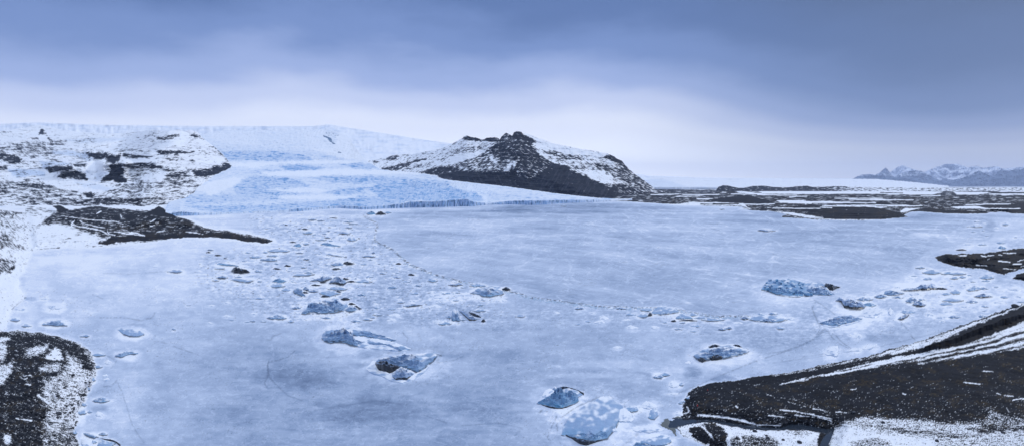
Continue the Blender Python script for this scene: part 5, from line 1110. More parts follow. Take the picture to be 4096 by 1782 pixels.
def g_mask(UU, VV, t, XX, YY, ZZ):
    p = Paint(UU, VV, .34, 8, 3, 3)
    for pl, val in (([(-200, 150), (300, 130), (720, 130), (860, 290), (640, 280), (0, 230)], .17), ([(200, 150), (560, 140), (640, 250), (300, 260)], .30), ([(-30, 292), (300, 285), (500, 300), (640, 335), (640, 355), (300, 360), (0, 348)], .80),
                    ([(400, 400), (560, 388), (740, 412), (700, 432), (520, 442), (440, 420)], 1.02), ([(180, 440), (440, 425), (400, 445), (200, 455)], .7), ([(850, 380), (950, 372), (1150, 392), (1170, 412), (1050, 428), (900, 405)], .78),
                    ([(690, 315), (850, 320), (850, 345), (720, 335)], .6), ([(60, 560), (170, 480), (300, 475), (520, 500), (640, 545), (600, 560), (300, 570), (100, 640)], .72), ([(620, 485), (800, 468), (1100, 478), (1500, 500), (1913, 560), (1300, 540), (800, 525)], .72),
                    ([(100, 590), (500, 565), (640, 600), (500, 615), (200, 620)], .75), ([(740, 600), (900, 565), (1060, 560), (1050, 600), (850, 620)], .8), ([(1050, 560), (1200, 525), (1450, 520), (1700, 560), (1900, 640), (1870, 690), (1500, 655), (1200, 660)], .92),
                    ([(-300, 620), (640, 610), (700, 640), (-300, 690)], .62), ([(-300, 700), (300, 690), (850, 655), (1050, 625), (1350, 660), (1350, 700), (850, 720), (500, 740), (0, 760)], .80),
                    ([(260, 445), (420, 440), (900, 420), (1350, 440), (1500, 458), (900, 468), (600, 480), (300, 470)], .03), ([(300, 575), (620, 560), (760, 575), (720, 600), (500, 600)], .10), ([(400, 625), (700, 612), (960, 632), (800, 650), (440, 650)], .08),
                    ([(0, 375), (500, 365), (850, 355), (1100, 370), (800, 385), (400, 385), (200, 420), (60, 400)], .03), ([(860, 130), (1200, 200), (1500, 330), (1100, 370), (860, 340), (640, 270), (800, 270)], .02), ([(-250, 560), (-40, 500), (80, 480), (150, 490), (40, 560), (-100, 620)], .05)):
        p.poly('2', pl, val, 5)
    for pl, val in (([(0, 505), (400, 550), (800, 605), (1130, 640), (900, 650), (500, 610), (0, 550)], .30), ([(0, 560), (200, 600), (260, 660), (0, 690)], .95), ([(460, 665), (720, 650), (1200, 645), (1200, 670), (720, 690)], .75), ([(260, 600), (700, 620), (600, 640), (300, 650)], .45)):
        p.poly('3', pl, val, 5)
    above = grim[None] - VV
    cl = ss(1.5, -1, above) * ss(3, 12, gvb - grim)[None]
    cr = g_yfun.cr
    fine = .5 * ridged(UU / 34 + .8 * fbm(UU / 50, VV / 20, 2, 332), VV / 5.5, 3, 331) + .5 * cr
    p.P = p.P * (.55 + .45 * ss(560, 640, VV))
    stk = ss(.62, .12, fine)
    blue = np.clip(p.P * 1.45 * (.42 + .85 * stk) + .25 * p.P * fbm(UU / 14, VV / 4.5, 3, 333), 0, 1)
    blue = np.maximum(blue * (1 - cl), cl * (.72 + .4 * noise(UU / 5, VV / 25, 335)))
    deep = ss(.25, 1.0, p.P) * ss(.36, -.12, fine) * .9
    deep = np.maximum(deep * (1 - cl), cl * ss(.0, -.4, noise(UU / 5.5, VV / 22, 337)) * .75)
    q = Paint(UU, VV, 0, 2.5, 2, 9)
    for ln, w in (([(740, 175), (780, 195), (800, 225), (818, 232)], 5), ([(770, 190), (790, 210)], 8), ([(992, 200), (1010, 235), (1026, 252)], 3.5), ([(1128, 238), (1140, 234)], 4), ([(1035, 215), (1040, 212)], 3), ([(850, 295), (862, 298)], 4)):
        q.line('2', ln, 1, w, 1.5)
    q.poly('2', [(728, 150), (800, 135), (862, 175), (840, 185), (760, 175)], .38, 4)
    qr = ss(-.12, .12, q.P - .55 + .5 * fbm(UU / 6, VV / 4, 3, 340)) * (q.P > .02)
    deep = np.maximum(deep, qr * .95); blue = np.where(qr > .3, 0, blue)
    return deep, np.zeros_like(blue), blue
relief('glacier', gu, gvt, gvb, 250, g_yfun, g_mask, M_GLACIER, back=900, bottom=3)
print('glacier', time.time() - T0)

# ---- the dark mountain in the middle
mu = np.arange(1440, 2662, 1.7)
mt = np.vstack([np.array([(1440, 655)]), zz('2', [(1080, 362), (1130, 352), (1200, 335), (1290, 315), (1400, 312), (1520, 290), (1620, 270), (1690, 240), (1740, 210), (1780, 190)]),
                zz('3', [(100, 182), (125, 172), (150, 182), (200, 190), (245, 205), (270, 192), (310, 186), (345, 186), (362, 192), (372, 205), (385, 180), (420, 152), (465, 175), (478, 150), (500, 140), (530, 142), (545, 160), (580, 162),
                         (640, 185), (760, 228), (830, 245), (1000, 278), (1100, 293), (1190, 312), (1225, 325), (1240, 342), (1285, 362), (1310, 395), (1340, 425), (1380, 460), (1440, 500), (1500, 545), (1545, 582), (1610, 590)])])
mb = np.array([(1440, 700), (1600, 720), (1760, 730), (1850, 745), (2000, 765), (2200, 800), (2350, 815), (2500, 822), (2662, 822)])
mvt = np.interp(mu, mt[:, 0], mt[:, 1]) + 1.4 * fbm(mu / 9, mu * 0, 3, 51); mvb = np.interp(mu, mb[:, 0], mb[:, 1])
BUT = zz('3', [(-60, 440), (120, 362), (200, 332), (290, 270), (360, 215), (390, 160), (420, 140), (480, 140), (545, 150), (640, 215), (650, 300), (700, 340), (780, 378), (860, 395), (1000, 470), (1130, 530), (1280, 600), (1360, 650), (1200, 700), (400, 620), (-60, 540)])
BU2 = zz('3', [(640, 560), (690, 450), (760, 378), (830, 385), (1000, 470), (1130, 530), (1280, 600), (1360, 660), (900, 700), (640, 650)])
def m_yfun(UU, VV, t):
    Yb = np.interp(UU, [1440, 1700, 1900, 2100, 2300, 2450, 2560, 2662], [7600, 6300, 5500, 5100, 4800, 4900, 5600, 6900])
    s = np.clip(t, 0, 1)
    Y = Yb * (1 + .33 * s)
    b = ss(-40, 160, sdf(UU, VV, BUT, 160)); b2 = ss(-25, 90, sdf(UU, VV, BU2, 90))
    Y = Y * (1 - .055 * b - .035 * b2) + 260 * (1 - b) * ss(1900, 2300, UU) * ss(0, .4, s)
    Zr = H - (VV - HZ) * Y / F
    X = (UU - U0) / F * Y
    warp = 30 * fbm(X / 500, Zr / 250, 3, 61)
    ph = (Zr + warp + .04 * X) / 44.0
    saw = ph - np.floor(ph)
    ledge = 22 * (ss(.0, .22, saw) - saw)
    gul = 60 * ridged((X + .35 * Zr) / 330, Zr / 900, 2, 63) * ss(700, 300, Zr) + 24 * ridged(X / 110 + .3 * fbm(X / 200, Zr / 200, 2, 64), Zr / 480, 3, 65)
    Y = Y + ledge * 1.6 - gul + 130 * fbm(X / 520, Zr / 380, 3, 66) + 28 * fbm(X / 70, Zr / 40, 3, 67)
    m_yfun.saw = saw
    return Y
def m_mask(UU, VV, t, XX, YY, ZZ):
    p = Paint(UU, VV, .40, 5, 3, 5)
    p.poly('2', [(900, 300), (1913, 150), (1913, 560), (900, 560)], .33, 4)
    for pl, val in (([(1080, 362), (1130, 360), (1160, 372), (1110, 382)], .75), ([(1190, 350), (1250, 320), (1310, 322), (1290, 345), (1230, 360)], .68), ([(1150, 420), (1250, 408), (1380, 365), (1510, 335), (1500, 350), (1400, 380), (1300, 430), (1200, 435)], .8),
                    ([(1300, 430), (1400, 400), (1560, 375), (1540, 390), (1420, 420), (1330, 440)], .6), ([(1440, 450), (1540, 420), (1600, 400), (1700, 400), (1913, 320), (1913, 520), (1700, 500), (1600, 490), (1580, 465)], .86),
                    ([(1590, 350), (1650, 335), (1640, 355)], .6), ([(1770, 190), (1830, 170), (1913, 195), (1913, 215), (1850, 205)], .85)):
        p.poly('2', pl, val, 4)
    p.poly('3', BUT * 0 + (BUT - [1800, 450]) * 1.868, .80, 5)
    for pl, val in (([(0, 400), (120, 360), (200, 332), (290, 275), (330, 330), (420, 350), (500, 370), (480, 420), (420, 440), (350, 430), (250, 440), (100, 440)], .60), ([(300, 325), (350, 370), (340, 385), (290, 345)], .2), ([(400, 430), (470, 365), (500, 365), (440, 430), (400, 440)], .25),
                    ([(-60, 460), (150, 440), (250, 450), (430, 450), (560, 470), (640, 480), (690, 440), (760, 380), (860, 395), (1000, 470), (1130, 530), (1280, 600), (1360, 650), (1100, 700), (400, 600), (-60, 520)], .985),
                    ([(440, 455), (520, 430), (620, 440), (700, 400), (740, 390), (690, 450), (600, 500), (500, 480)], .74), ([(370, 200), (420, 152), (480, 180), (500, 200), (600, 250), (660, 320), (560, 330), (400, 260), (350, 240)], .76), ([(380, 205), (420, 158), (460, 180), (450, 210)], .64),
                    ([(470, 175), (478, 150), (500, 138), (535, 150), (548, 168), (640, 212), (600, 235), (540, 200), (500, 195)], .90), ([(95, 195), (125, 172), (200, 190), (230, 205), (200, 215), (130, 210)], .85), ([(240, 205), (310, 184), (362, 195), (360, 215), (250, 215)], .88),
                    ([(0, 290), (90, 250), (300, 235), (290, 262), (200, 290), (100, 300), (0, 330)], .5), ([(0, 330), (150, 305), (270, 290), (180, 335), (0, 390)], .08),
                    ([(560, 165), (640, 188), (830, 248), (1190, 315), (1180, 330), (1000, 320), (800, 300), (700, 290), (640, 260), (610, 235), (660, 220)], .08), ([(620, 250), (700, 290), (800, 300), (900, 330), (820, 340), (760, 350), (680, 320)], .34),
                    ([(690, 280), (780, 285), (860, 310), (990, 335), (980, 355), (850, 345), (700, 300)], .68), ([(800, 330), (900, 340), (860, 380), (780, 360)], .55), ([(900, 370), (1100, 380), (1250, 420), (1300, 470), (1200, 540), (1100, 520), (900, 430)], .50),
                    ([(980, 440), (1100, 430), (1200, 470), (1240, 520), (1150, 540), (1000, 460)], .22), ([(1080, 375), (1150, 385), (1250, 420), (1200, 450), (1100, 420)], .66), ([(1120, 340), (1180, 318), (1225, 325), (1290, 365), (1340, 430), (1260, 390), (1180, 345)], .88),
                    ([(1240, 400), (1340, 425), (1440, 500), (1550, 585), (1480, 610), (1350, 560), (1250, 480)], .62), ([(1150, 530), (1300, 540), (1450, 600), (1560, 590), (1560, 640), (1300, 640), (1230, 590)], .76)):
        p.poly('3', pl, val, 4)
    s = steep(XX, YY, ZZ)
    strata = ss(.16, .0, m_yfun.saw) + ss(.86, 1, m_yfun.saw)
    n = .28 * (ridged(UU / 22 + .2 * VV / 9, VV / 12, 3, 86) - .42) + .40 * fbm(UU / 13, VV / 6, 4, 81) + .5 * fbm(*rot(UU, VV, -32, 26, 4.2), 3, 82) * (UU < 2080) + .5 * fbm(*rot(UU, VV, 30, 26, 4.2), 3, 83) * (UU >= 2080) - .17 * strata * (p.P > .35) * (p.P < .95) + .16 * (s - .5) + .12 * fbm(UU / 4, VV / 3, 2, 84)
    rock = ss(-.19, .19, (p.P - .5) * 1.05 + n * .72)
    bright = ss(.0, .55, fbm(*rot(UU, VV, 62, 60, 8), 3, 85)) * (UU < 2120) + ss(.0, .55, fbm(*rot(UU, VV, -58, 60, 8), 3, 87)) * (UU >= 2120)
    return rock, bright * .9, np.zeros_like(rock)
relief('mountain', mu, mvt, mvb, 250, m_yfun, m_mask, M_HILL, back=1500, bottom=60)
print('mountain', time.time() - T0)

# ---- snowy cliffs on the left
hu = np.arange(-420, 931, 1.9)
ht = np.array([(-420, 560), (-200, 545), (0, 525), (100, 512), (155, 500), (185, 505), (250, 520), (330, 528), (420, 535), (520, 530), (613, 520), (640, 524), (700, 522), (712, 518), (740, 526), (762, 520), (790, 530), (820, 560), (860, 590), (900, 628), (926, 662), (932, 668)])
hb = np.array([(-420, 905), (0, 900), (300, 890), (560, 880), (620, 850), (674, 824), (771, 774), (856, 722), (900, 692), (932, 671)])
hvt = np.interp(hu, ht[:, 0], ht[:, 1]) + 1.6 * fbm(hu / 10, hu * 0, 3, 55); hvb = np.interp(hu, hb[:, 0], hb[:, 1])
HV = np.array([(500, 9600), (540, 8200), (600, 6900), (625, 6300), (660, 5700), (700, 5000), (740, 4300), (780, 3600), (810, 3150), (840, 2750), (870, 2650), (910, 2600)])
CLF = [(zz('1', [(820, 395), (910, 385), (925, 440), (905, 470), (960, 525), (930, 532), (850, 505), (740, 522), (765, 490), (822, 460)]), .97), (zz('1', [(335, 420), (420, 403), (530, 400), (542, 428), (430, 440), (370, 452)]), .88),
       (zz('1', [(420, 478), (520, 450), (560, 435), (640, 460), (652, 512), (600, 500), (540, 490), (470, 492)]), .86), (zz('1', [(545, 378), (680, 403), (665, 415), (550, 397)]), .8), (zz('1', [(648, 303), (700, 300), (795, 300), (798, 345), (730, 350), (665, 330)]), .86),
       (zz('1', [(790, 342), (830, 318), (905, 308), (902, 345), (850, 382), (795, 378)]), .88), (zz('1', [(925, 308), (1050, 320), (1145, 330), (1100, 335), (1000, 345), (930, 330)]), .74), (zz('1', [(1170, 292), (1290, 288), (1452, 290), (1450, 300), (1350, 308), (1200, 312)]), .84),
       (zz('1', [(915, 382), (1090, 378), (1220, 400), (1232, 430), (1100, 420), (1040, 415), (930, 418)]), .72), (zz('1', [(1425, 432), (1560, 425), (1700, 375), (1735, 412), (1690, 440), (1600, 470), (1470, 478)]), .95),
       (zz('1', [(1418, 352), (1460, 350), (1475, 368), (1430, 368)]), .75), (zz('1', [(1480, 378), (1530, 375), (1520, 392), (1490, 392)]), .7), (zz('1', [(1230, 470), (1330, 440), (1400, 450), (1400, 478), (1260, 500)]), .68),
       (zz('1', [(-300, 300), (0, 305), (130, 328), (170, 368), (90, 392), (0, 350), (-300, 340)]), .78), (zz('1', [(-200, 400), (55, 402), (55, 428), (0, 430), (-200, 430)]), .8), (zz('1', [(60, 230), (200, 225), (400, 230), (390, 320), (250, 345), (130, 300), (60, 265)]), .50),
       (zz('1', [(288, 165), (300, 130), (325, 128), (338, 155), (310, 163)]), .85), (zz('1', [(225, 188), (290, 190), (285, 206), (235, 205)]), .8), (zz('1', [(345, 165), (385, 200), (405, 240), (370, 245), (355, 200)]), .66), (zz('1', [(400, 215), (495, 205), (495, 245), (400, 245)]), .52),
       (zz('1', [(1148, 165), (1168, 180), (1250, 178), (1300, 165), (1345, 160), (1335, 185), (1220, 212), (1160, 200)]), .62), (zz('1', [(1412, 165), (1450, 152), (1500, 175), (1520, 200), (1440, 190)]), .74), (zz('1', [(1610, 262), (1640, 275), (1672, 315), (1650, 305)]), .9),
       (zz('1', [(820, 275), (900, 275), (1060, 285), (900, 290)]), .5), (zz('1', [(1560, 250), (1600, 255), (1590, 262)]), .8)]
def h_yfun(UU, VV, t):
    Y = np.interp(VV, HV[:, 0], HV[:, 1])
    # each cliff stands up: the snow shelf above it lies farther back
    lift = np.zeros_like(Y)
    for poly, v in CLF[:13]:
        x0, x1 = poly[:, 0].min(), poly[:, 0].max(); y0, y1 = poly[:, 1].min(), poly[:, 1].max()
        w = ss(x0 - 20, x0 + 20, UU) * ss(x1 + 20, x1 - 20, UU)
        dY = (np.interp(y0, HV[:, 0], HV[:, 1]) - np.interp(y1, HV[:, 0], HV[:, 1])) * .75
        inside = np.clip((y1 - VV) / (y1 - y0), 0, 1)
        lift += w * (-dY * inside * ss(y0 - 26, y0, VV))
    Y = Y + lift; ln_ = np.interp(UU, [560, 620, 674, 771, 856, 900, 932], [872, 848, 824, 774, 722, 692, 671]); yl_ = np.interp(ln_, LV[:, 0], LV[:, 1])
    wr_ = ss(480, 770, UU); Y = Y * (1 - wr_) + yl_ * (1.03 + .0028 * (ln_ - VV)) * wr_
    Zr = H - (VV - HZ) * Y / F; X = (UU - U0) / F * Y
    Y = Y + 170 * fbm(X / 600, Zr / 300, 3, 401) - 30 * ridged(X / 140, Zr / 300, 3, 403) + 26 * fbm(X / 60, Zr / 30, 3, 405)
    sw = (Zr + 24 * fbm(X / 420, Zr / 200, 3, 421)) / 38.0; h_yfun.saw = sw - np.floor(sw); Y = Y + 30 * (ss(0, .22, h_yfun.saw) - h_yfun.saw)
    Y = Y + (hvt[None] < 900) * 9 * fbm(UU / 9, VV / 3.4, 2, 407) * ss(700, 760, VV)
    return Y
def h_mask(UU, VV, t, XX, YY, ZZ):
    p = Paint(UU, VV, .16, 5, 3, 8)
    for pl, val in (([(640, 290), (1200, 270), (1700, 300), (1760, 420), (1500, 540), (900, 560), (700, 500)], .30), ([(-400, 230), (400, 215), (640, 300), (640, 500), (300, 420), (-400, 430)], .30), ([(-500, 530), (0, 520), (350, 500), (640, 610), (870, 560), (1100, 540), (1500, 500), (1800, 470), (1500, 620), (1300, 660), (1250, 740), (-500, 760), (-900, 600)], .44),
                    ([(-400, 530), (100, 520), (330, 520), (420, 590), (0, 600), (-400, 600)], .56), ([(860, 540), (1100, 520), (1350, 450), (1420, 470), (1300, 530), (1150, 580), (950, 600)], .46), ([(920, 420), (1230, 430), (1340, 380), (1420, 430), (1200, 520), (960, 520)], .40),
                    ([(1050, 480), (1260, 450), (1200, 520), (1080, 530)], .12), ([(0, 440), (60, 440), (330, 470), (560, 510), (700, 530), (850, 570), (800, 590), (640, 590), (480, 570), (330, 530), (100, 520)], .06),
                    ([(100, 440), (200, 440), (300, 500), (330, 530), (180, 520), (120, 480)], .30), ([(900, 580), (1400, 560), (1450, 600), (1250, 640), (900, 660)], .36), ([(1500, 500), (1760, 430), (1700, 500), (1520, 590), (1440, 610)], .34),
                    ([(450, 650), (900, 640), (1260, 640), (1200, 700), (900, 690), (450, 700)], .58), ([(630, 610), (680, 600), (710, 620), (690, 640), (640, 632)], 1.0)):
        p.poly('1', pl, val, 6)
    p.P = p.P + .20 * fbm(UU / 100, VV / 34, 3, 418)
    for poly, v in CLF: p.poly('S', poly, v * .93, 5)
    p.poly('1', [(930, 350), (1160, 345), (1160, 370), (930, 375)], .05, 4).poly('1', [(1200, 320), (1650, 330), (1700, 370), (1480, 400), (1440, 340)], .12, 5).poly('1', [(690, 350), (780, 390), (810, 460), (700, 480), (640, 400)], .04, 5)
    p.line('1', [(880, 570), (1000, 600), (1150, 560), (1300, 470), (1420, 430)], .6, 4, 4)
    p.line('1', [(1440, 600), (1500, 560), (1560, 520)], .7, 2, 3)
    n = .44 * fbm(UU / 30, VV / 7, 4, 411) + .30 * (ridged(*rot(UU, VV, 20, 26, 7), 3, 416) - .42) + .3 * fbm(*rot(UU, VV, 28, 16, 3.0), 3, 412) * (UU < 350) + .3 * fbm(*rot(UU, VV, -24, 16, 3.0), 3, 413) * (UU >= 350) + .12 * fbm(UU / 6, VV / 2.8, 2, 414) - .22 * (ss(.2, 0, h_yfun.saw) - .15)
    strk = fbm(*rot(UU, VV, 62, 16, 3), 2, 415)
    n = n + .5 * strk * ss(-10, 20, sdf(UU, VV, CLF[9][0], 30))
    rock = ss(-.19, .19, (p.P - .5) * .95 + n * .75)
    b = Paint(UU, VV, 0, 6, 3, 12)
    for pl, val in (([(380, 290), (500, 285), (640, 302), (700, 340), (680, 370), (560, 330), (400, 310)], .6), ([(60, 420), (200, 425), (330, 440), (330, 480), (260, 470), (120, 490)], .8), ([(290, 365), (480, 368), (540, 395), (400, 398), (330, 420)], .6),
                    ([(480, 205), (700, 190), (960, 190), (900, 215), (600, 230)], .35), ([(560, 520), (700, 530), (850, 570), (800, 590), (640, 560)], .4), ([(700, 470), (820, 430), (800, 480), (720, 520)], .3)):
        b.poly('1', pl, val, 6)
    fine = ridged(UU / 6, VV / 3, 2, 417)
    return rock, np.zeros_like(rock), np.clip(b.P * (.55 + .5 * ss(.2, -.5, fine)), 0, 1)
relief('hills', hu, hvt, hvb, 235, h_yfun, h_mask, M_HILL, back=1500, bottom=40)
print('hills', time.time() - T0)

# ---- white ice cap far behind, low dark hills in front of it, and the mountains on the right
def simple(name, pts_t, pts_b, Y, du, nv, mf, mat, depth=.25, rel=.02, back=3000, seed=0, jag=1.5):
    u = np.arange(pts_t[0][0], pts_t[-1][0], du); a = np.array(pts_t, float); b = np.array(pts_b, float)
    vt = np.interp(u, a[:, 0], a[:, 1]) + jag * fbm(u / 11, u * 0, 3, seed); vb = np.interp(u, b[:, 0], b[:, 1]); vt = np.minimum(vt, vb - 1)
    Ya = (lambda UU: np.interp(UU, [q[0] for q in Y], [q[1] for q in Y])) if isinstance(Y, list) else (lambda UU: Y + 0 * UU)
    def yf(UU, VV, t):
        y = Ya(UU) * (1 + depth * t)
        return y * (1 + rel * (.7 * fbm(UU / 40, VV / 22, 4, seed + 2) - .5 * ridged(UU / 14, VV / 45, 3, seed + 4)))
    return relief(name, u, vt, vb, nv, yf, mf, mat, back=back, bottom=60)
simple('ice_cap', [(-500, 520), (0, 496), (150, 490), (400, 500), (800, 505), (1250, 505), (1317, 498), (1400, 512), (1700, 560), (2000, 600), (2300, 640), (2500, 690), (2600, 704), (2800, 711), (3000, 714), (3200, 715), (3500, 716), (3640, 727), (3800, 744)],
       [(-500, 740), (3300, 752), (3800, 750)], [(-500, 13000), (1500, 13500), (2400, 15000), (3000, 14500), (3800, 17000)], 5, 60,
       lambda UU, VV, t, X, Y, Z: (ss(.55, .7, fbm(UU / 22, VV / 5, 3, 501) + .1) * .12 * (UU > 2600), 0 * VV, .25 * ss(.1, .6, fbm(UU / 60, VV / 8, 3, 503)) * (UU < 2600) + np.clip(Paint(UU, VV, 0, 4, 2, 31).poly('3', [(1440, 510), (1560, 495), (1700, 530), (1780, 560), (1700, 582), (1500, 575)], .3, 5).poly('3', [(1780, 560), (1913, 555), (2100, 570), (1913, 582)], .4, 4).P * (.6 + .5 * ss(.1, -.5, ridged(UU / 5, VV / 3, 2, 505))), 0, 1)), M_FAR, .5, .012, seed=71)
simple('hill', [(2860, 765), (2875, 747), (2893, 741), (2910, 742), (2930, 747), (2960, 752), (2975, 752), (3010, 744), (3060, 743), (3090, 748), (3150, 750), (3190, 745), (3230, 743), (3248, 748), (3290, 748), (3330, 745), (3370, 745), (3420, 748), (3560, 750), (3900, 752), (4200, 750)],
       [(2860, 770), (3400, 768), (4200, 768)], 9800, 2.2, 26, lambda UU, VV, t, X, Y, Z: (ss(-.1, .12, .22 + .05 * (UU < 3260) - ss(3250, 3500, UU) * .30 + .5 * fbm(UU / 14, VV / 3, 3, 511)), 0 * VV, 0 * VV), M_FAR, .10, .01, back=500, seed=73, jag=.8)
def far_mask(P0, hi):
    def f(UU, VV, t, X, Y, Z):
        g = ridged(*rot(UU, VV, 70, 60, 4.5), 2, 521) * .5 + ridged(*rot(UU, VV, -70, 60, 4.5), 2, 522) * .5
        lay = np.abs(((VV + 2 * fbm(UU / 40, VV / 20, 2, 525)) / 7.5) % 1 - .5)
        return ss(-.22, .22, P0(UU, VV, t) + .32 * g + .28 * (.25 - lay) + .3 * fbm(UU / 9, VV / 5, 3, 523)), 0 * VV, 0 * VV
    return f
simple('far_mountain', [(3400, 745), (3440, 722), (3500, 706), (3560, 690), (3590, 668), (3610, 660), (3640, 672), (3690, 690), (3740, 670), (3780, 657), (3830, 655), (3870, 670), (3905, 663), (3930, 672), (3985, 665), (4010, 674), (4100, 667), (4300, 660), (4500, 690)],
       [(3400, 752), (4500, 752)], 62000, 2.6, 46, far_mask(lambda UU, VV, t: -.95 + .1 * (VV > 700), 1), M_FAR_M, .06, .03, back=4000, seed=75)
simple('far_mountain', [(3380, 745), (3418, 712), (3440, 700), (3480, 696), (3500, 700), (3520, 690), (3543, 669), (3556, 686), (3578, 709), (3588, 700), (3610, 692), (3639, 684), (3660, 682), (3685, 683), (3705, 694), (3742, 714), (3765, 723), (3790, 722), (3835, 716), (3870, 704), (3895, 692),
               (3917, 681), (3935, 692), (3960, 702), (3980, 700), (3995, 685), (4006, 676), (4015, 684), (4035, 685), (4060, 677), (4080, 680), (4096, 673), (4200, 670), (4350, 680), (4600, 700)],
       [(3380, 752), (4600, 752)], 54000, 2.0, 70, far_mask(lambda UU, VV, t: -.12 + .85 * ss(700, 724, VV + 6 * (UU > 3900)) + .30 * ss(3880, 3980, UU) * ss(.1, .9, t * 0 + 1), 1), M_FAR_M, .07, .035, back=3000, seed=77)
print('far', time.time() - T0)

# ------------------------------------------------------------------ boulders
import bmesh
def boulder_mesh(seed, r, flat=.7):
    rd = random.Random(seed); bm = bmesh.new(); bmesh.ops.create_icosphere(bm, subdivisions=3, radius=1)
    cuts = []
    for _ in range(10):
        q = np.array([rd.gauss(0, 1), rd.gauss(0, 1), rd.gauss(0, 1)]); cuts.append((q / np.linalg.norm(q), rd.uniform(.55, .9)))
    for v in bm.verts:
        p = np.array(v.co)
        for nn, d in cuts:
            k = p @ nn
            if k > d: p = p - nn * (k - d) * .85
        v.co = p * [r, r * .85, r * flat]
    me = bpy.data.meshes.new('boulder'); bm.to_mesh(me); bm.free(); me.materials.append(M_BOULDER); me.polygons.foreach_set('use_smooth', [True] * len(me.polygons))
    return me
for k, (z, x, y, r, pale, label) in enumerate([
        ('L', 490, 855, 1.3, 0, 'large dark boulder low on the left snowy beach'), ('L', 600, 782, .9, 0, 'upper dark boulder of three stacked up the left beach'), ('L', 612, 816, .9, 0, 'middle dark boulder of three up the left beach'),
        ('L', 585, 845, .8, 0, 'lowest dark boulder of three up the left beach'), ('L', 480, 885, .9, 0, 'dark boulder just below the large one on the left beach'), ('L', 558, 790, .6, 0, 'small dark boulder left of the three on the left beach'),
        ('L', 732, 690, 1.6, 0, 'big black slab of rock at the waterline of the left shore'), ('L', 615, 525, .9, 0, 'lone dark boulder in the upper snow of the left dome'), ('L', 485, 702, .9, 0, 'dark boulder at the foot of the black gravel slope'),
        ('L', 640, 322, 1.0, 0, 'dark boulder near the top bend of the left shore'), ('L', 695, 425, 1.1, 0, 'dark boulder beside the black rocky patch at left'), ('L', 700, 348, .8, 0, 'small dark boulder on the upper left shoreline'),
        ('R', 800, 162, 1.0, 0, 'lone dark boulder in snow just below the stream'), ('R', 988, 276, 1.0, 0, 'dark boulder among gravel below the stream'), ('R', 1458, 321, .9, 0, 'flat dark boulder in snow near the stream bend'),
        ('R', 1225, 293, .7, 0, 'small dark boulder between two others below the stream'), ('R', 970, 228, .7, 0, 'small boulder above its darker neighbour below the stream'),
        ('7', 1397, 686, .9, 1, 'pale grey boulder on black gravel above the bottom snow'), ('7', 1510, 660, .6, 1, 'small pale boulder right of a bigger pale one'), ('7', 1602, 758, .8, 0, 'dark boulder in the snow band at bottom right'),
        ('7', 1895, 583, .5, 1, 'small pale boulder in the middle of the brown moss'), ('7', 2020, 612, .6, 1, 'pale boulder right of the middle of the black shore'), ('7', 1975, 885, .9, 0, 'dark boulder in the lowest snow at bottom right'),
        ('7', 2430, 826, .9, 0, 'dark boulder near the right end of the bottom snow'), ('7', 1020, 888, .7, 0, 'dark boulder at the bottom edge below the stream'), ('H', 1790, 892, 3.2, 0, 'large dark knob of rock on the right shore ridge')]):
    p = zz(z, [(x, y)])[0]; X, Y, Z = ground_at(p[0], p[1])
    me = boulder_mesh(k + 40, r); 
    if pale: me.materials[0] = M_PALE
    o = link('boulder', me); o.location = (X, Y, Z + r * .25); o.rotation_euler = (0, 0, k * 1.3); o['label'] = label; o['category'] = 'boulder'

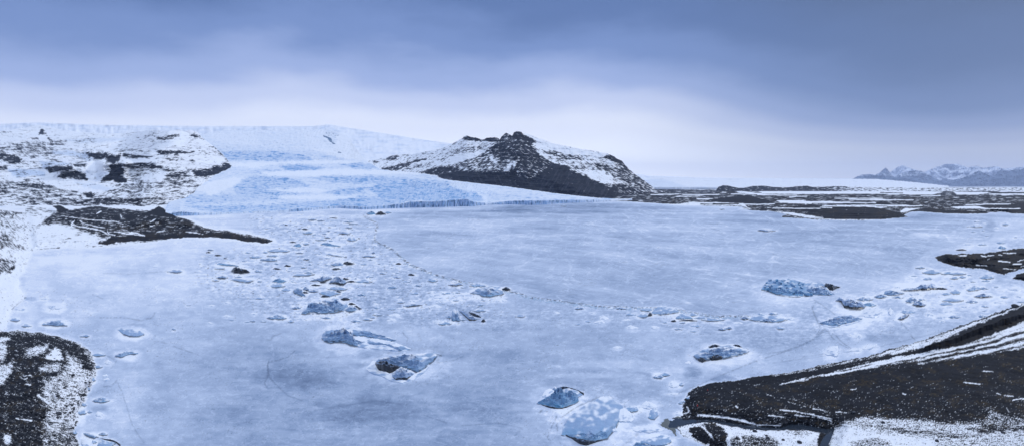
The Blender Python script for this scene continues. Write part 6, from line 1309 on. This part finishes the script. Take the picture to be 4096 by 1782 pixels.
# ------------------------------------------------------------------ two walkers
def skin_obj(name, verts, edges, radii, mat, parent=None, sub=2):
    me = bpy.data.meshes.new(name); me.from_pydata(verts, edges, []); me.materials.append(mat)
    o = link(name, me, parent); m = o.modifiers.new('skin', 'SKIN'); m.use_smooth_shade = True
    for i, r in enumerate(radii):
        me.skin_vertices[0].data[i].radius = (r, r) if not isinstance(r, tuple) else r
    me.skin_vertices[0].data[0].use_root = True
    s = o.modifiers.new('sub', 'SUBSURF'); s.levels = sub; s.render_levels = sub
    return o
def person(u, v, rz, jacket, trousers, label, stride):
    X, Y, Z = ground_at(u, v)
    skin = plain_mat('skin', (.45, .30, .22), (.5, .34, .25), 3, .6, .3, 0); jm = plain_mat('jacket_cloth', jacket, jacket, 6); tm = plain_mat('trouser_cloth', trousers, trousers, 6); hm = plain_mat('hat_wool', (.02, .02, .03), (.04, .04, .05), 9)
    root = link('person', None); root.location = (X, Y, Z); root.rotation_euler = (0, 0, rz); root['label'] = label; root['category'] = 'person'
    s = stride
    V_ = [(0, 0, .95), (0, 0, 1.2), (0, 0, 1.42), (0, .01, 1.52), (0, .02, 1.60), (0, .02, 1.70), (0, .09, 1.62),
          (.19, 0, 1.40), (.24, .03, 1.14), (.25, .12 + s * .3, .92), (.25, .15 + s * .3, .84), (-.19, 0, 1.40), (-.24, .0, 1.14), (-.25, .06 - s * .3, .92), (-.25, .07 - s * .3, .84),
          (.09, 0, .88), (.10, -s * .5 + .03, .50), (.10, -s, .09), (.10, -s + .15, .04), (-.09, 0, .88), (-.10, s * .5 + .05, .50), (-.10, s, .09), (-.10, s + .15, .04)]
    E_ = [(0, 1), (1, 2), (2, 3), (3, 4), (4, 5), (4, 6), (2, 7), (7, 8), (8, 9), (9, 10), (2, 11), (11, 12), (12, 13), (13, 14), (0, 15), (15, 16), (16, 17), (17, 18), (0, 19), (19, 20), (20, 21), (21, 22)]
    R_ = [.13, .13, .12, .055, .085, .08, .02, .06, .048, .035, .04, .06, .048, .035, .04, .09, .06, .042, .04, .09, .06, .042, .04]
    skin_obj('body', V_, E_, R_, skin, root)
    for sx, hx, hy in ((1, .25, .15 + s * .3), (-1, -.25, .07 - s * .3)):
        for k in range(4):
            fx = hx + (k - 1.5) * .02
            skin_obj('finger', [(fx, hy, .81), (fx, hy + .012, .76 - .006 * (k % 3)), (fx, hy + .03, .73 - .006 * (k % 3))], [(0, 1), (1, 2)], [.010, .009, .007], skin, root, 1)
        skin_obj('thumb', [(hx - sx * .03, hy, .83), (hx - sx * .055, hy + .02, .79), (hx - sx * .05, hy + .03, .765)], [(0, 1), (1, 2)], [.011, .010, .008], skin, root, 1)
    skin_obj('jacket', [V_[i] for i in (0, 1, 2, 7, 8, 9, 11, 12, 13)] + [(0, 0, .84), (0, .01, 1.50)], [(0, 1), (1, 2), (2, 3), (3, 4), (4, 5), (2, 6), (6, 7), (7, 8), (0, 9), (2, 10)], [.175, .17, .165, .085, .075, .06, .085, .075, .06, .18, .09], jm, root)
    skin_obj('trousers', [V_[0], V_[15], V_[16], V_[17], V_[19], V_[20], V_[21]], [(0, 1), (1, 2), (2, 3), (0, 4), (4, 5), (5, 6)], [.15, .11, .085, .07, .11, .085, .07], tm, root)
    skin_obj('hat', [(0, .0, 1.71), (0, -.01, 1.78), (0, -.01, 1.82)], [(0, 1), (1, 2)], [.105, .09, .04], hm, root)
    for lx, ly in ((.10, -s), (-.10, s)):
        skin_obj('boot', [(lx, ly - .03, .10), (lx, ly, .05), (lx, ly + .17, .045)], [(0, 1), (1, 2)], [.06, .055, .048], hm, root, 1)
person(2790, 1628, 2.6, (.45, .012, .02), (.03, .03, .05), 'person in a red jacket standing nearest the stream mouth on the black gravel point', .12)
person(2829, 1567, 1.2, (.40, .012, .02), (.03, .03, .05), 'person in a red jacket farther up the black shore from the stream', .2)
person(3593, 1479, .6, (.75, .77, .80), (.02, .02, .03), 'person in a white jacket walking on black gravel below the snow band', .25)

# ------------------------------------------------------------------ sky, sun, haze, camera
w = bpy.data.worlds.new('World'); sc.world = w; w.use_nodes = True
nt = w.node_tree; bg = nt.nodes['Background']
sky = nt.nodes.new('ShaderNodeTexSky'); sky.sky_type = 'NISHITA'; sky.sun_disc = False
SE, SR = math.radians(32), math.radians(62)
sky.sun_elevation = SE; sky.sun_rotation = SR
tc = nt.nodes.new('ShaderNodeTexCoord'); sp = nt.nodes.new('ShaderNodeSeparateXYZ'); nt.links.new(tc.outputs['Generated'], sp.inputs[0])
mp = nt.nodes.new('ShaderNodeMapping'); mp.inputs['Scale'].default_value = (1.0, 1.0, 2.8); mp.inputs['Rotation'].default_value = (.0, .22, .3)
nt.links.new(tc.outputs['Generated'], mp.inputs[0])
c1 = noise_n(nt, 2.1, 3, mp.outputs[0], .5); c2 = noise_n(nt, 6.5, 5, mp.outputs[0], .55)
z = sp.outputs[2]
zr = math_n(nt, 'MULTIPLY', math_n(nt, 'SUBTRACT', z, .03), 5.0, True)
zz_ = math_n(nt, 'ADD', z, math_n(nt, 'MULTIPLY', zr, math_n(nt, 'MULTIPLY', math_n(nt, 'SUBTRACT', c1, .5), .14)))
zz_ = math_n(nt, 'ADD', zz_, math_n(nt, 'MULTIPLY', zr, math_n(nt, 'MULTIPLY', math_n(nt, 'SUBTRACT', c2, .5), .075)))
# a heavier bank hangs to the right
xr = N(nt, 'ShaderNodeMapRange'); xr.interpolation_type = 'SMOOTHSTEP'; xr.inputs[1].default_value = .12; xr.inputs[2].default_value = .62
nt.links.new(sp.outputs[0], xr.inputs[0])
xl = N(nt, 'ShaderNodeMapRange'); xl.interpolation_type = 'SMOOTHSTEP'; xl.inputs[1].default_value = -.62; xl.inputs[2].default_value = -.3; xl.inputs[3].default_value = 1; xl.inputs[4].default_value = 0
nt.links.new(sp.outputs[0], xl.inputs[0])
zz_ = math_n(nt, 'ADD', zz_, math_n(nt, 'MULTIPLY', xr.outputs[0], math_n(nt, 'MULTIPLY', math_n(nt, 'MINIMUM', z, .10), 1.25)))
zz_ = math_n(nt, 'ADD', zz_, math_n(nt, 'MULTIPLY', xl.outputs[0], math_n(nt, 'MULTIPLY', math_n(nt, 'MINIMUM', z, .10), .28)), True)
rp = N(nt, 'ShaderNodeValToRGB'); rp.color_ramp.interpolation = 'EASE'
CR = [(0.0, (1.35, 1.38, 1.48)), (.04, (1.10, 1.15, 1.27)), (.10, (.84, .895, 1.06)), (.138, (.60, .68, .94)), (.18, (.355, .46, .78)), (.235, (.19, .29, .59)), (.30, (.11, .19, .43)), (.40, (.078, .135, .30)), (.47, (.085, .135, .28)), (.72, (.75, .83, 1.02)), (1.0, (1.33, 1.57, 1.98))]
e = rp.color_ramp.elements
e[0].position = CR[0][0]; e[0].color = (*CR[0][1], 1); e[1].position = 1; e[1].color = (*CR[-1][1], 1)
for p_, c_ in CR[1:-1]:
    x_ = e.new(p_); x_.color = (*c_, 1)
nt.links.new(zz_, rp.inputs[0])
grey = mixc(nt, math_n(nt, 'MULTIPLY', xr.outputs[0], .45), rp.outputs[0], (.09, .14, .26))
SKYK = nt.nodes.new('ShaderNodeVectorMath'); SKYK.operation = 'SCALE'; SKYK.inputs[3].default_value = 0.1
nt.links.new(sky.outputs[0], SKYK.inputs[0])
mx = nt.nodes.new('ShaderNodeMix'); mx.data_type = 'RGBA'; mx.inputs[0].default_value = .94
nt.links.new(SKYK.outputs[0], mx.inputs[6]); nt.links.new(grey, mx.inputs[7])
nt.links.new(mx.outputs[2], bg.inputs[0]); bg.inputs[1].default_value = 1.0

sun = bpy.data.lights.new('sun', 'SUN'); sun.energy = 1.1; sun.angle = math.radians(12); sun.color = (1.0, .985, .96)
so = bpy.data.objects.new('sun', sun); col.objects.link(so)
so.rotation_euler = (SE - math.radians(90), 0, -SR)

hz, ntz, bz_ = new_mat('haze_air'); ntz.nodes.remove(bz_)
pv = ntz.nodes.new('ShaderNodeVolumePrincipled'); pv.inputs['Color'].default_value = (.56, .68, .95, 1); pv.inputs['Density'].default_value = 1.1e-5; pv.inputs['Anisotropy'].default_value = .1
ntz.links.new(pv.outputs[0], ntz.nodes['Material Output'].inputs['Volume'])
import itertools
cs = list(itertools.product((-60000, 60000), (-2500, 72000), (-70, 2600)))
fc = [(0, 1, 3, 2), (4, 6, 7, 5), (0, 4, 5, 1), (2, 3, 7, 6), (0, 2, 6, 4), (1, 5, 7, 3)]
hme = bpy.data.meshes.new('haze'); hme.from_pydata([tuple(map(float, c)) for c in cs], [], fc); hme.materials.append(hz)
link('haze', hme, kind='stuff')

cam = bpy.data.cameras.new('camera'); co_ = bpy.data.objects.new('camera', cam); col.objects.link(co_)
co_.location = (0, 0, H); co_.rotation_euler = (math.radians(90), 0, 0)
cam.sensor_width = 36; cam.lens = 36 * F / 4096; cam.shift_y = -(891 - HZ) / 4096; cam.clip_start = 1; cam.clip_end = 200000
sc.camera = co_
sc.view_settings.view_transform = 'Standard'; sc.view_settings.look = 'None'; sc.view_settings.gamma = 1; sc.view_settings.exposure = 0.0
sc.cycles.volume_bounces = 1; sc.cycles.max_bounces = 6; sc.cycles.use_denoising = True
print('done', time.time() - T0)
